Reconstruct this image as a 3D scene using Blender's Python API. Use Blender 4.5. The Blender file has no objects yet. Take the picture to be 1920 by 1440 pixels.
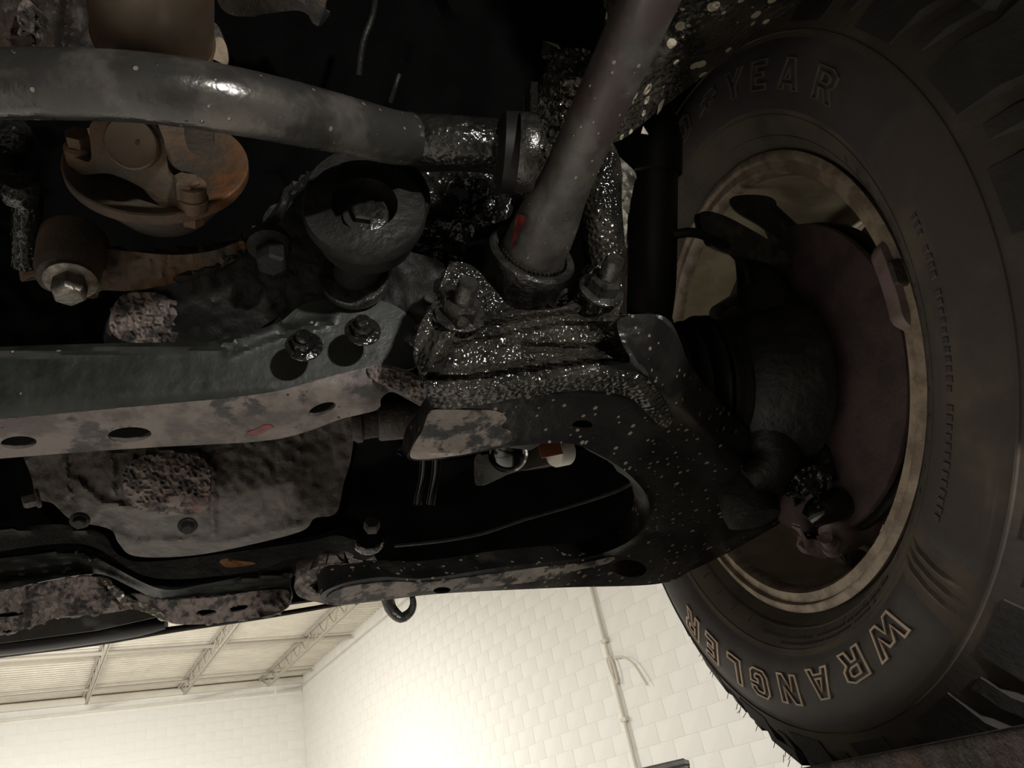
import bpy, bmesh, math, random
import numpy as np
from mathutils import Vector, Matrix, noise
from mathutils.geometry import delaunay_2d_cdt
random.seed(4)
S = bpy.context.scene
COL = S.collection
PI = math.pi

# ------------------------------------------------------------------ camera
# world: X = vehicle right, Y = vehicle forward, Z up, origin at the lens
FPX = 1387.0
def cam_axes(yaw, pitch, roll):
    yaw, pitch, roll = map(math.radians, (yaw, pitch, roll))
    cy, sy, cp, sp = math.cos(yaw), math.sin(yaw), math.cos(pitch), math.sin(pitch)
    F = np.array([sy*cp, cy*cp, sp]); R0 = np.array([cy, -sy, 0.]); U = np.cross(R0, F)
    cr, sr = math.cos(roll), math.sin(roll)
    return np.array([R0*cr+U*sr, -R0*sr+U*cr, F])
RM = cam_axes(16.04765, 29.888484, -12.804755)
cam = bpy.data.cameras.new('camera'); camo = bpy.data.objects.new('camera', cam); COL.objects.link(camo)
cam.sensor_width = 36; cam.lens = FPX/1920*36; cam.clip_start = .02; cam.clip_end = 200
camo.matrix_world = Matrix(((RM[0][0], RM[1][0], -RM[2][0], 0), (RM[0][1], RM[1][1], -RM[2][1], 0), (RM[0][2], RM[1][2], -RM[2][2], 0), (0, 0, 0, 1)))
S.camera = camo
S.view_settings.view_transform = 'Standard'; S.view_settings.look = 'None'
S.view_settings.gamma = 1; S.view_settings.use_curve_mapping = False
S.view_settings.exposure = 1.45

# ------------------------------------------------------------------ light
w = bpy.data.worlds.new('world'); S.world = w; w.use_nodes = True
w.node_tree.nodes['Background'].inputs[0].default_value = (1.0, .95, .86, 1)
w.node_tree.nodes['Background'].inputs[1].default_value = .02
def area(name, loc, to, sx, sy, power, col=(1, .975, .94)):
    l = bpy.data.lights.new(name, 'AREA'); l.shape = 'RECTANGLE'; l.size = sx; l.size_y = sy; l.energy = power; l.color = col
    o = bpy.data.objects.new(name, l); COL.objects.link(o); o.location = loc
    o.rotation_euler = (Vector(to)-Vector(loc)).to_track_quat('-Z', 'Y').to_euler()
    return o
for x, y, tx, ty, e in ((-2.4, 2.6, -1.4, 2.8, 125), (-4.6, 11.0, -4.4, 12.6, 330), (-3.0, .5, -2.4, .7, 75), (2.0, -3.6, 1.6, -3.0, 40)):
    area('ceiling_lamp', (x, y, 3.3), (tx, ty, -1.6), 2.2, .7, e)
area('glint_lamp', (.52, -.80, .10), (.12, .5, .25), .055, .04, 5.0, (1, .97, .92))  # unseen small lamp, added to raise glints on the oily parts

# ------------------------------------------------------------------ helpers
def W(x, y, d):
    c = np.array([(x-960)/FPX*d, -(y-720)/FPX*d, d]); return Vector(RM.T @ c)
RT = [float(v) for v in RM.T.flatten()]
def ray(x, y):
    a = (x-960)/FPX; b = -(y-720)/FPX
    return (RT[0]*a+RT[1]*b+RT[2], RT[3]*a+RT[4]*b+RT[5], RT[6]*a+RT[7]*b+RT[8])
def plane(axis, P):                                   # depth function of an axis plane through P
    k = 'xyz'.index(axis); c = P[k]
    def f(x, y):
        r = ray(x, y)[k]
        return c/r if abs(r) > 1e-4 and c/r > 0 else 9
    return f
def gplane(P, nrm):
    nrm = Vector(nrm); c = Vector(P).dot(nrm)
    def f(x, y):
        r = Vector(ray(x, y)).dot(nrm)
        return c/r if abs(r) > 1e-5 and c/r > 0 else 9
    return f
def smax(a, b, k=.006):
    def f(x, y):
        p, q = a(x, y), b(x, y); h = max(k-abs(p-q), 0)/k
        return max(p, q)+h*h*k*.25
    return f
def smin(a, b, k=.006):
    def f(x, y):
        p, q = a(x, y), b(x, y); h = max(k-abs(p-q), 0)/k
        return min(p, q)-h*h*k*.25
    return f
def tps(c):
    c = np.array(c, float); X = c[:, :2]/500.; n = len(c)
    def U(r): return np.where(r > 1e-9, r*r*np.log(np.maximum(r, 1e-9)), 0)
    K = U(np.linalg.norm(X[:, None]-X[None], axis=2))+np.eye(n)*1e-4
    Pm = np.c_[np.ones(n), X]; A = np.zeros((n+3, n+3)); A[:n, :n] = K; A[:n, n:] = Pm; A[n:, :n] = Pm.T
    s = np.linalg.solve(A, np.r_[c[:, 2], 0, 0, 0])
    def f(x, y):
        v = np.array([x/500., y/500.]); r = np.linalg.norm(X-v, axis=1)
        return float(U(r)@s[:n]+s[n]+s[n+1]*v[0]+s[n+2]*v[1])
    return f
def pl_dist(x, y, pl):
    b = 1e9
    for (ax_, ay_), (bx_, by_) in zip(pl, pl[1:]):
        dx, dy = bx_-ax_, by_-ay_; t = max(0, min(1, ((x-ax_)*dx+(y-ay_)*dy)/(dx*dx+dy*dy+1e-9)))
        b = min(b, math.hypot(x-ax_-t*dx, y-ay_-t*dy))
    return b
def ridged(f, ridges):                                # (polyline, height towards viewer, half width px)
    def g(x, y):
        d = f(x, y)
        for pl, h, wd in ridges:
            q = pl_dist(x, y, pl)
            if q < wd: d -= h*(.5+.5*math.cos(PI*q/wd))
        return d
    return g
def crusty(f, amp, sc=60, seed=0, oct=3):
    def g(x, y):
        d = f(x, y)
        return d+amp*noise.fractal(Vector((x/1920*sc, y/1920*sc, seed)), 1.0, 2.1, oct)
    return g
def catmull(pts, closed, seg):
    P = [Vector(p) for p in pts]; n = len(P); out = []
    rng = n if closed else n-1
    for i in range(rng):
        p1, p2 = P[i], P[(i+1) % n]
        p0 = P[i-1] if (closed or i > 0) else p1*2-p2
        p3 = P[(i+2) % n] if (closed or i+2 < n) else p2*2-p1
        k = max(1, int(math.ceil((p2-p1).length/seg)))
        for j in range(k):
            t = j/k
            out.append(.5*((2*p1)+(p2-p0)*t+(2*p0-5*p1+4*p2-p3)*t*t+(3*p1-p0-3*p2+p3)*t**3))
    if not closed: out.append(P[-1])
    return out
def resample(pts, seg):
    P = [Vector(p) for p in pts]; out = []
    for i in range(len(P)):
        a, b = P[i], P[(i+1) % len(P)]; k = max(1, int(round((b-a).length/seg)))
        out += [a.lerp(b, j/k) for j in range(k)]
    return out
def inside(x, y, poly):
    c = False; n = len(poly); j = n-1
    for i in range(n):
        xi, yi = poly[i][0], poly[i][1]; xj, yj = poly[j][0], poly[j][1]
        if (yi > y) != (yj > y) and x < (xj-xi)*(y-yi)/(yj-yi)+xi: c = not c
        j = i
    return c
def ell(cx, cy, rx, ry, rot=0, n=20):
    c, s = math.cos(math.radians(rot)), math.sin(math.radians(rot))
    return [(cx+rx*math.cos(a)*c-ry*math.sin(a)*s, cy+rx*math.cos(a)*s+ry*math.sin(a)*c) for a in [2*PI*i/n for i in range(n)]]
def sheet_geo(outline, f, th, holes=(), step=9, smooth=True):
    bd = catmull(outline, True, step) if smooth else resample(outline, step)
    loops = [[(p[0], p[1]) for p in bd]]+[list(h) for h in holes]
    v2 = []; ed = []
    for L in loops:
        s = len(v2); v2 += [Vector(p) for p in L]; ed += [(s+i, s+(i+1) % len(L)) for i in range(len(L))]
    xs = [p[0] for p in loops[0]]; ys = [p[1] for p in loops[0]]
    seg = [(L[i], L[(i+1) % len(L)]) for L in loops for i in range(len(L))]
    A = np.array([a for a, b in seg]); B = np.array([b for a, b in seg]); D = B-A; DD = (D**2).sum(1)+1e-9
    y = min(ys)+step*.5; r = 0
    while y < max(ys):
        x = min(xs)+(step*.5 if r % 2 else 0)
        while x < max(xs):
            if inside(x, y, loops[0]) and not any(inside(x, y, h) for h in loops[1:]):
                q = np.array([x, y]); t = np.clip(((q-A)*D).sum(1)/DD, 0, 1)
                if np.sqrt((((A+D*t[:, None])-q)**2).sum(1)).min() > step*.55: v2.append(Vector((x, y)))
            x += step
        y += step*.87; r += 1
    o = delaunay_2d_cdt(v2, ed, [], 0, 1e-4)
    V, F = o[0], o[2]
    keep = []
    for fc in F:
        cx = sum(V[i][0] for i in fc)/3; cy = sum(V[i][1] for i in fc)/3
        if inside(cx, cy, loops[0]) and not any(inside(cx, cy, h) for h in loops[1:]): keep.append(list(fc))
    P = []
    for p in V:
        d = f(p[0], p[1]); r_ = ray(p[0], p[1]); P.append(Vector((r_[0]*d, r_[1]*d, r_[2]*d)))
    fr = []
    nrm = [Vector() for _ in P]
    for a, b, c in keep:
        nn = (P[b]-P[a]).cross(P[c]-P[a])
        if nn.dot(P[a]) > 0: b, c = c, b; nn = -nn
        fr.append((a, b, c))
        if nn.length > 0:
            nn = nn.normalized()
            for i in (a, b, c): nrm[i] += nn
    n = len(P); Q = []
    for p, m in zip(P, nrm):
        m = m.normalized() if m.length > 0 else -p.normalized()
        m = (m*.7-p.normalized()*.5).normalized()
        Q.append(p-m*th)
    ec = {}
    for t in fr:
        for i in range(3):
            a, b = t[i], t[(i+1) % 3]; ec[(a, b)] = 1
    faces = list(fr)+[(n+c, n+b, n+a) for a, b, c in fr]
    for (a, b) in ec:
        if (b, a) not in ec: faces.append((b, a, n+a, n+b))
    return P+Q, faces
def obj(name, geos, m, parent=None, sharp=38, uv=False):
    if isinstance(geos, tuple): geos = [geos]
    V = []; F = []
    for v, f in geos:
        s = len(V); V += [tuple(p) for p in v]; F += [tuple(i+s for i in fc) for fc in f]
    me = bpy.data.meshes.new(name); me.from_pydata(V, [], F); me.update()
    used = set(i for fc in F for i in fc)
    if len(used) < len(V):
        bm = bmesh.new(); bm.from_mesh(me); bmesh.ops.delete(bm, geom=[v for v in bm.verts if not v.link_faces], context='VERTS'); bm.to_mesh(me); bm.free()
    me.polygons.foreach_set('use_smooth', [True]*len(me.polygons)); me.set_sharp_from_angle(angle=math.radians(sharp))
    me.materials.append(m)
    o = bpy.data.objects.new(name, me); COL.objects.link(o)
    if parent: o.parent = parent; o.matrix_parent_inverse = parent.matrix_world.inverted() if not isinstance(parent.data, bpy.types.Mesh) else Matrix()
    return o
def sheet(name, outline, f, th, m, parent=None, **k): return obj(name, sheet_geo(outline, f, th, **k), m, parent)
def frame_of(a):
    a = Vector(a).normalized(); u = a.orthogonal().normalized(); return a, u, a.cross(u)
def tube_geo(pts, segs=20, step=.012, caps=True, flat=1.0):
    """pts: (Vector, radius)"""
    P = [(p[0], p[1], p[2], r) for p, r in pts]
    c = catmull([Vector(p) for p in P], False, step)
    V = []; F = []; u = None
    for i, q in enumerate(c):
        p = Vector(q[:3]); a = Vector(c[min(i+1, len(c)-1)][:3])-Vector(c[max(i-1, 0)][:3]); a.normalize()
        u = a.orthogonal().normalized() if u is None else (u-a*u.dot(a)).normalized()
        v = a.cross(u)
        for k in range(segs):
            t = 2*PI*k/segs; V.append(p+(u*math.cos(t)+v*math.sin(t)*flat)*q[3])
    n = len(c)
    for i in range(n-1):
        for k in range(segs):
            F.append((i*segs+k, i*segs+(k+1) % segs, (i+1)*segs+(k+1) % segs, (i+1)*segs+k))
    if caps: F.append(tuple(reversed(range(segs)))); F.append(tuple((n-1)*segs+k for k in range(segs)))
    return V, F
def lathe_geo(C, axis, prof, segs=32, caps=True, hexa=False, phase=0):
    a, u, v = frame_of(axis); C = Vector(C); V = []; F = []
    for h, r in prof:
        for k in range(segs):
            t = 2*PI*k/segs+phase; V.append(C+a*h+(u*math.cos(t)+v*math.sin(t))*r)
    for i in range(len(prof)-1):
        for k in range(segs): F.append((i*segs+k, i*segs+(k+1) % segs, (i+1)*segs+(k+1) % segs, (i+1)*segs+k))
    if caps:
        F.append(tuple(reversed(range(segs)))); F.append(tuple((len(prof)-1)*segs+k for k in range(segs)))
    return V, F
def box_geo(C, ux, uy, uz, b=0.0):
    """C centre, half vectors; b bevel fraction handled by a small chamfer"""
    C, ux, uy, uz = map(Vector, (C, ux, uy, uz))
    bm = bmesh.new(); bmesh.ops.create_cube(bm, size=2)
    for v in bm.verts: v.co = C+ux*v.co.x+uy*v.co.y+uz*v.co.z
    if b > 0: bmesh.ops.bevel(bm, geom=bm.edges[:], offset=b, segments=2, affect='EDGES', profile=.6)
    bmesh.ops.recalc_face_normals(bm, faces=bm.faces[:])
    bm.verts.index_update(); g = ([v.co.copy() for v in bm.verts], [tuple(v.index for v in f.verts) for f in bm.faces]); bm.free()
    return g
def abox(x0, x1, y0, y1, z0, z1, b=0.0):
    return box_geo(((x0+x1)/2, (y0+y1)/2, (z0+z1)/2), ((x1-x0)/2, 0, 0), (0, (y1-y0)/2, 0), (0, 0, (z1-z0)/2), b)
def bolt_geo(C, axis, r=.009, h=.008, wr=None, stud=0, phase=0):
    """hex head / nut with flange washer, optional stud end"""
    wr = wr or r*1.45; g = []
    g.append(lathe_geo(C, axis, [(-.001, wr*.95), (.0, wr), (.0014, wr), (.0024, wr*.85)], 24))
    g.append(lathe_geo(C, axis, [(.0, r), (h*.86, r), (h, r*.86)], 6, phase=phase))
    if stud: g.append(lathe_geo(C, axis, [(h*.8, r*.58), (h+stud*.85, r*.58), (h+stud, r*.48)], 18))
    else: g.append(lathe_geo(C, axis, [(h*.9, r*.8), (h*1.03, r*.72)], 18))
    return g
def thing(name, label, cat, loc=(0, 0, 0), group=None):
    o = bpy.data.objects.new(name, None); COL.objects.link(o); o.location = loc; o.empty_display_size = .05
    o['label'] = label; o['category'] = cat
    if group: o['group'] = group
    bpy.context.view_layer.update()
    return o
def tag(o, label, cat, group=None):
    o['label'] = label; o['category'] = cat
    if group: o['group'] = group
    return o
def struct(o): o['kind'] = 'structure'; return o
def stuff(o): o['kind'] = 'stuff'; return o

# ------------------------------------------------------------------ materials
def mat(name, base, rough=.5, metal=0.0, var=None, vscale=30, vlo=.4, vhi=.6, bump=0, bscale=200, specks=None, sscale=110, sthr=.2, sprob=.5,
        coat=0, bump2=0, b2scale=900, rvar=0, spec=.5, var2=None, v2scale=9, v2lo=.5, v2hi=.62):
    m = bpy.data.materials.new(name); m.use_nodes = True; nt = m.node_tree; N = nt.nodes; L = nt.links
    b = N['Principled BSDF']; tc = N.new('ShaderNodeTexCoord'); co = tc.outputs['Object']
    b.inputs['Roughness'].default_value = rough; b.inputs['Metallic'].default_value = metal; b.inputs['Coat Weight'].default_value = coat; b.inputs['Specular IOR Level'].default_value = spec
    b.inputs['Coat Roughness'].default_value = .12
    col = None
    def rgb(c):
        n = N.new('ShaderNodeRGB'); n.outputs[0].default_value = (*c, 1); return n.outputs[0]
    def nz(sc, det=5, r=.6):
        n = N.new('ShaderNodeTexNoise'); n.inputs['Scale'].default_value = sc; n.inputs['Detail'].default_value = det; n.inputs['Roughness'].default_value = r
        L.new(co, n.inputs['Vector']); return n.outputs[0]
    def ramp(s, lo, hi):
        n = N.new('ShaderNodeMapRange'); n.interpolation_type = 'SMOOTHSTEP'; L.new(s, n.inputs[0]); n.inputs[1].default_value = lo; n.inputs[2].default_value = hi; return n.outputs[0]
    def mix(f, a, c):
        n = N.new('ShaderNodeMix'); n.data_type = 'RGBA'; L.new(f, n.inputs[0]); L.new(a, n.inputs[6]); L.new(c, n.inputs[7]); return n.outputs[2]
    col = rgb(base)
    if var: col = mix(ramp(nz(vscale), vlo, vhi), col, rgb(var))
    if var2: col = mix(ramp(nz(v2scale, 6, .65), v2lo, v2hi), col, rgb(var2))
    hsum = None
    if bump:
        bn = N.new('ShaderNodeBump'); bn.inputs['Strength'].default_value = 1; bn.inputs['Distance'].default_value = bump
        L.new(nz(bscale, 3, .6), bn.inputs['Height']); hsum = bn.outputs[0]
    if bump2:
        bn = N.new('ShaderNodeBump'); bn.inputs['Distance'].default_value = bump2
        vo = N.new('ShaderNodeTexVoronoi'); vo.feature = 'SMOOTH_F1'; vo.inputs['Scale'].default_value = b2scale; L.new(co, vo.inputs['Vector'])
        L.new(vo.outputs['Distance'], bn.inputs['Height'])
        if hsum: L.new(hsum, bn.inputs['Normal'])
        hsum = bn.outputs[0]
    if specks:
        vo = N.new('ShaderNodeTexVoronoi'); vo.inputs['Scale'].default_value = sscale; L.new(co, vo.inputs['Vector'])
        sz = N.new('ShaderNodeMath'); sz.operation = 'MULTIPLY'; L.new(vo.outputs['Color'], sz.inputs[0]); sz.inputs[1].default_value = sthr*1.6
        df = N.new('ShaderNodeMath'); df.operation = 'SUBTRACT'; L.new(sz.outputs[0], df.inputs[0]); L.new(vo.outputs['Distance'], df.inputs[1])
        a = ramp(df.outputs[0], 0, .05)
        sep = N.new('ShaderNodeSeparateColor'); L.new(vo.outputs['Color'], sep.inputs[0])
        g = N.new('ShaderNodeMath'); g.operation = 'LESS_THAN'; L.new(sep.outputs[1], g.inputs[0]); g.inputs[1].default_value = sprob
        mu = N.new('ShaderNodeMath'); mu.operation = 'MULTIPLY'; L.new(a, mu.inputs[0]); L.new(g.outputs[0], mu.inputs[1])
        col = mix(mu.outputs[0], col, rgb(specks))
        bn = N.new('ShaderNodeBump'); bn.inputs['Distance'].default_value = .0012; L.new(mu.outputs[0], bn.inputs['Height'])
        if hsum: L.new(hsum, bn.inputs['Normal'])
        hsum = bn.outputs[0]
    if rvar:
        n = N.new('ShaderNodeMapRange'); L.new(nz(24, 4), n.inputs[0]); n.inputs[1].default_value = .35; n.inputs[2].default_value = .65
        n.inputs[3].default_value = rough; n.inputs[4].default_value = rough+rvar; L.new(n.outputs[0], b.inputs['Roughness'])
    L.new(col, b.inputs['Base Color'])
    if hsum: L.new(hsum, b.inputs['Normal']); L.new(hsum, b.inputs['Coat Normal'])
    return m
M = {}
M['oil'] = mat('black_oil', (.007, .007, .0065), .2, 0, var=(.016, .015, .013), bump=.0014, bscale=110, bump2=.0012, b2scale=300)
M['oilspeck'] = mat('oily_speckled', (.007, .007, .007), .3, 0, var=(.012, .011, .010), bump=.0005, bscale=140, specks=(.15, .13, .095), sscale=135, sthr=.28, sprob=.75, spec=.3, var2=(.03, .026, .02), v2scale=14, v2lo=.56, v2hi=.68)
M['tar'] = mat('black_tar', (.012, .0115, .010), .12, 0, var=(.035, .031, .025), bump=.0014, bscale=110, bump2=.0024, b2scale=300)
M['beads'] = mat('oil_beads', (.009, .009, .008), .14, 0, var=(.03, .026, .02), bump=.0008, bscale=90, bump2=.0022, b2scale=330)
M['blackpaint'] = mat('black_paint', (.008, .0095, .008), .38, 0, var=(.018, .02, .017), bump=.0006, bscale=90, specks=(.24, .21, .17), sscale=70, sthr=.25, sprob=.5, rvar=.2)
M['dark'] = mat('dark_grime', (.006, .006, .0055), .5, 0, var=(.013, .012, .010), bump=.0016, bscale=110, rvar=.2, spec=.3)
M['mudpatchy'] = mat('patchy_mud', (.11, .095, .08), .6, 0, var=(.16, .13, .11), vscale=40, bump=.001, bscale=180, var2=(.010, .010, .009), v2scale=55, v2lo=.46, v2hi=.56)
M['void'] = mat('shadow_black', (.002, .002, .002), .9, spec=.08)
M['mud'] = mat('dried_mud', (.17, .135, .12), .75, 0, var=(.035, .03, .028), vscale=60, vlo=.46, vhi=.58, bump=.002, bscale=160, var2=(.10, .045, .04), v2scale=13, v2lo=.55, v2hi=.7)
M['mudsmooth'] = mat('mud_film', (.15, .125, .11), .6, 0, var=(.07, .055, .05), vscale=30, vlo=.42, vhi=.6, bump=.0012, bscale=150, var2=(.03, .027, .026), v2scale=22, v2lo=.56, v2hi=.62, specks=(.02, .018, .016), sscale=110, sthr=.2, sprob=.45)
M['rust'] = mat('rusty_iron', (.10, .062, .036), .6, .2, var=(.05, .042, .032), vscale=18, bump=.0012, bscale=160, var2=(.14, .06, .022), v2scale=11, v2lo=.52, v2hi=.68, rvar=.15)
M['rustdark'] = mat('rusty_casting', (.045, .032, .024), .7, .1, var=(.02, .018, .016), vscale=22, bump=.002, bscale=120, var2=(.09, .045, .022), v2scale=9, v2lo=.55, v2hi=.7)
M['shaft'] = mat('brown_shaft', (.15, .11, .075), .42, .3, var=(.085, .055, .035), vscale=7, bump=.0003, bscale=60, var2=(.11, .085, .06), v2scale=15)
M['casting'] = mat('grimy_aluminium', (.036, .030, .026), .6, .1, var=(.075, .061, .052), vscale=34, bump=.0022, bscale=110, var2=(.02, .018, .017), v2scale=12, v2lo=.5, v2hi=.62)
M['steel'] = mat('worn_steel', (.22, .205, .18), .38, .75, var=(.10, .08, .06), vscale=60, bump=.0004, bscale=300)
M['steeldark'] = mat('oily_steel', (.055, .052, .047), .28, .5, var=(.02, .018, .016), vscale=60, bump=.0008, bscale=300, coat=.5)
M['bar'] = mat('satin_black_bar', (.045, .043, .04), .15, .4, var=(.11, .10, .088), vscale=20, vlo=.45, vhi=.62, bump=.0007, bscale=90, specks=(.24, .22, .18), sscale=150, sthr=.24, sprob=.7, rvar=.25)
M['tbar'] = mat('dusty_torsion_bar', (.085, .078, .068), .36, .3, var=(.04, .037, .034), vscale=22, bump=.0006, bscale=120, var2=(.055, .042, .040), v2scale=16, specks=(.2, .18, .15), sscale=170, sthr=.26, sprob=.6, rvar=.2)
M['red'] = mat('red_paint', (.16, .012, .014), .5, 0, var=(.04, .01, .01), vscale=120, bump=.0005)
M['rubber'] = mat('dusty_rubber', (.112, .092, .067), .78, 0, var=(.062, .051, .044), vscale=9, bump=.0004, bscale=120)
M['rubberdark'] = mat('clean_rubber', (.054, .046, .048), .62, 0, var=(.066, .057, .056), vscale=14, bump=.0002, bscale=200)
M['tread'] = mat('tread_rubber', (.050, .046, .040), .85, 0, var=(.035, .032, .03), vscale=20, bump=.0006, bscale=150)
M['letter'] = mat('tan_letter_outline', (.78, .62, .47), .7, 0, var=(.66, .52, .39), vscale=40)
M['letterfaint'] = mat('faint_letter_outline', (.10, .088, .073), .7)
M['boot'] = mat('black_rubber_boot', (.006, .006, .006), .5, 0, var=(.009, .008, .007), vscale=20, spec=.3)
M['knuckle'] = mat('greasy_iron', (.008, .0075, .007), .5, 0, var=(.02, .018, .015), vscale=40, vlo=.5, vhi=.65, bump=.0015, bscale=110, spec=.35)
M['rim'] = mat('dusty_tan_rim', (.37, .295, .215), .5, .1, var=(.20, .15, .11), vscale=50, vlo=.4, vhi=.62, bump=.0004, bscale=260)
M['barrel'] = mat('tan_rim_barrel', (.42, .36, .25), .5, .15, var=(.33, .28, .19), vscale=30, bump=.0003, bscale=200)
M['weight'] = mat('pinkish_weight', (.22, .155, .145), .6, .2, var=(.15, .11, .10), vscale=50)
M['pink'] = mat('pinkish_dust', (.07, .043, .042), .75, 0, var=(.04, .028, .028), vscale=30, bump=.001, bscale=140)
M['caliper'] = mat('dusty_caliper', (.19, .135, .12), .7, .05, var=(.11, .078, .07), vscale=40, bump=.0012, bscale=160)
M['grease'] = mat('shiny_black', (.006, .006, .006), .15, 0, coat=1)
M['yellowsheet'] = mat('yellowed_sheet', (.14, .13, .09), .5, .2, var=(.06, .055, .045), vscale=60, bump=.0008, bscale=200)
M['wall'] = mat('cream_block_paint', (.79, .775, .725), .85, 0, var=(.77, .755, .705), vscale=3, bump=.002, bscale=30)
M['mortar'] = mat('cream_joint_paint', (.75, .735, .685), .9)
M['deck'] = mat('cream_roof_deck', (.70, .66, .57), .6, 0, var=(.64, .60, .52), vscale=2)
M['joist'] = mat('grey_joist_steel', (.42, .39, .33), .6, .1)
M['floor'] = mat('shop_concrete', (.50, .48, .44), .6, 0, var=(.44, .42, .385), vscale=2)
M['lift'] = mat('gritty_lift_deck', (.085, .068, .062), .9, 0, var=(.04, .034, .03), vscale=60, bump=.003, bscale=180, specks=(.2, .17, .14), sscale=130, sthr=.12, sprob=.3, var2=(.10, .06, .045), v2scale=14)
M['liftblue'] = mat('grey_lift_paint', (.10, .10, .105), .5)
M['chrome'] = mat('chrome', (.7, .7, .68), .12, 1)
M['grey'] = mat('grey_plastic', (.09, .088, .08), .5, 0, var=(.07, .068, .06), vscale=20)
M['white'] = mat('white_plastic', (.72, .68, .60), .4)
M['brownlabel'] = mat('brown_label', (.30, .10, .055), .5)
M['leaf'] = mat('dry_leaf', (.30, .13, .04), .6, 0, var=(.2, .08, .03), vscale=90)
M['galv'] = mat('galvanised_sheet', (.17, .165, .155), .4, .5, var=(.12, .11, .10), vscale=20)
M['conduit'] = mat('painted_conduit', (.60, .56, .47), .6)
M['bumper'] = mat('satin_bumper_black', (.022, .021, .022), .35, 0)
M['cloth'] = mat('dusty_flap', (.16, .13, .115), .8, 0, var=(.09, .07, .06), vscale=20, bump=.003, bscale=40)
M['tabmetal'] = mat('grimy_tab', (.03, .028, .025), .4, .2, var=(.015, .014, .013), vscale=40, bump=.0008, bscale=150, specks=(.2, .18, .15), sscale=140, sthr=.25, sprob=.5)
M['railoil'] = mat('beaded_oily_rail', (.020, .018, .015), .16, 0, var=(.045, .04, .032), vscale=30, bump=.0012, bscale=110, bump2=.0018, b2scale=260, specks=(.42, .37, .27), sscale=85, sthr=.34, sprob=.85)

# ------------------------------------------------------------------ the building
AR = math.radians(20.1033)
XR = Vector((math.cos(AR), math.sin(AR), 0)); YR = Vector((-math.sin(AR), math.cos(AR), 0)); ZR = Vector((0, 0, 1))
def rp(x, y, z): return XR*x+YR*y+ZR*z
def rbox(x0, x1, y0, y1, z0, z1, b=0): return box_geo(rp((x0+x1)/2, (y0+y1)/2, (z0+z1)/2), XR*((x1-x0)/2), YR*((y1-y0)/2), ZR*((z1-z0)/2), b)
XW, YW, HC, ZF = 5.66, 19.0, 3.98, -1.62
floor = struct(obj('floor', rbox(-13, XW+.3, -12, YW+.3, ZF-.1, ZF), M['floor']))
wall_front = struct(obj('wall_front', rbox(-13, XW+.35, YW+.0035, YW+.3, ZF, HC+.2), M['mortar']))
wall_right = struct(obj('wall_right', rbox(XW+.0035, XW+.3, -12, YW+.3, ZF, HC+.2), M['mortar']))
wall_left = struct(obj('wall_left', rbox(-13.2, -13, -12, YW+.3, ZF, HC+.2), M['wall']))
wall_back = struct(obj('wall_back', rbox(-13.2, XW+.3, -12.2, -12, ZF, HC+.2), M['wall']))
# painted concrete blocks: the ones in view one by one, the rest of each wall as one mass
def block_mesh(name, ux, uy, uz):
    o = obj(name, box_geo((0, 0, 0), ux, uy, uz, .003), M['wall']); me = o.data; bpy.data.objects.remove(o); return me
bf = block_mesh('concrete_block', XR*.1972, YR*.012, ZR*.0972)
br = block_mesh('concrete_block', XR*.012, YR*.1972, ZR*.0972)
rest = []
def put_block(me, c, parent):
    o = bpy.data.objects.new('concrete_block', me); COL.objects.link(o); o.location = c; o.parent = parent
def inframe(c):
    q = RM @ np.array(c)
    if q[2] < .1: return False
    px, py = 960+FPX*q[0]/q[2], 720-FPX*q[1]/q[2]
    return -40 < px < 1500 and 1060 < py < 1480
nf = 0
for k in range(28):
    z = ZF+.1+.2*k
    for j in range(-20, 15):
        x = XW-.2-.4*j-(.2 if k % 2 else 0); c = rp(x, YW+.012, z)
        if x > XW-.19 or x < -12.5: continue
        if inframe(c) and nf < 290: put_block(bf, c, wall_front); nf += 1
        elif abs(x) < 8: rest.append(('f', c))
lst = []
for k in range(28):
    z = ZF+.1+.2*k
    for j in range(0, 60):
        y = YW-.2-.4*j-(.2 if k % 2 else 0); c = rp(XW+.012, y, z); lst.append((inframe(c), c.length, c))
vis = sorted([t for t in lst if t[0]], key=lambda t: t[1]); print('blocks', nf, len(vis))
for t in vis[:290]: put_block(br, t[2], wall_right)
far = [t[2] for t in vis[290:]]+[t[2] for t in lst if not t[0] and t[2].length < 22]
def boxes(cs, ux, uy, uz):
    V = []; F = []
    for c in cs:
        s = len(V)
        for a in (-1, 1):
            for b_ in (-1, 1):
                for d in (-1, 1): V.append(c+ux*a+uy*b_+uz*d)
        F += [tuple(s+i for i in f) for f in ((0, 1, 3, 2), (4, 6, 7, 5), (0, 4, 5, 1), (2, 3, 7, 6), (0, 2, 6, 4), (1, 5, 7, 3))]
    return V, F
stuff(obj('concrete_blocks', boxes(far, XR*.012, YR*.1972, ZR*.0972), M['wall'], wall_right))
stuff(obj('concrete_blocks', boxes([c for _, c in rest], XR*.1972, YR*.012, ZR*.0972), M['wall'], wall_front))
# roof deck: corrugated sheet, ribs along the front wall
def deck():
    V = []; F = []; prof = [(0, 0), (.10, 0), (.115, -.035), (.145, -.035), (.16, 0)]
    ys = []
    y = -12.0
    while y < YW+.2:
        for p, q in prof: ys.append((y+p, HC+.035+q))
        y += .16
    for yy, zz in ys: V += [rp(-13, yy, zz), rp(XW+.2, yy, zz)]
    for i in range(len(ys)-1): F.append((2*i, 2*i+1, 2*i+3, 2*i+2))
    return V, F
ceiling = struct(obj('ceiling', deck(), M['deck'], sharp=10))
struct(obj('roof_cover', rbox(-13.2, XW+.3, -12.2, YW+.3, HC+.2, HC+.25), M['deck'], ceiling))
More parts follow.
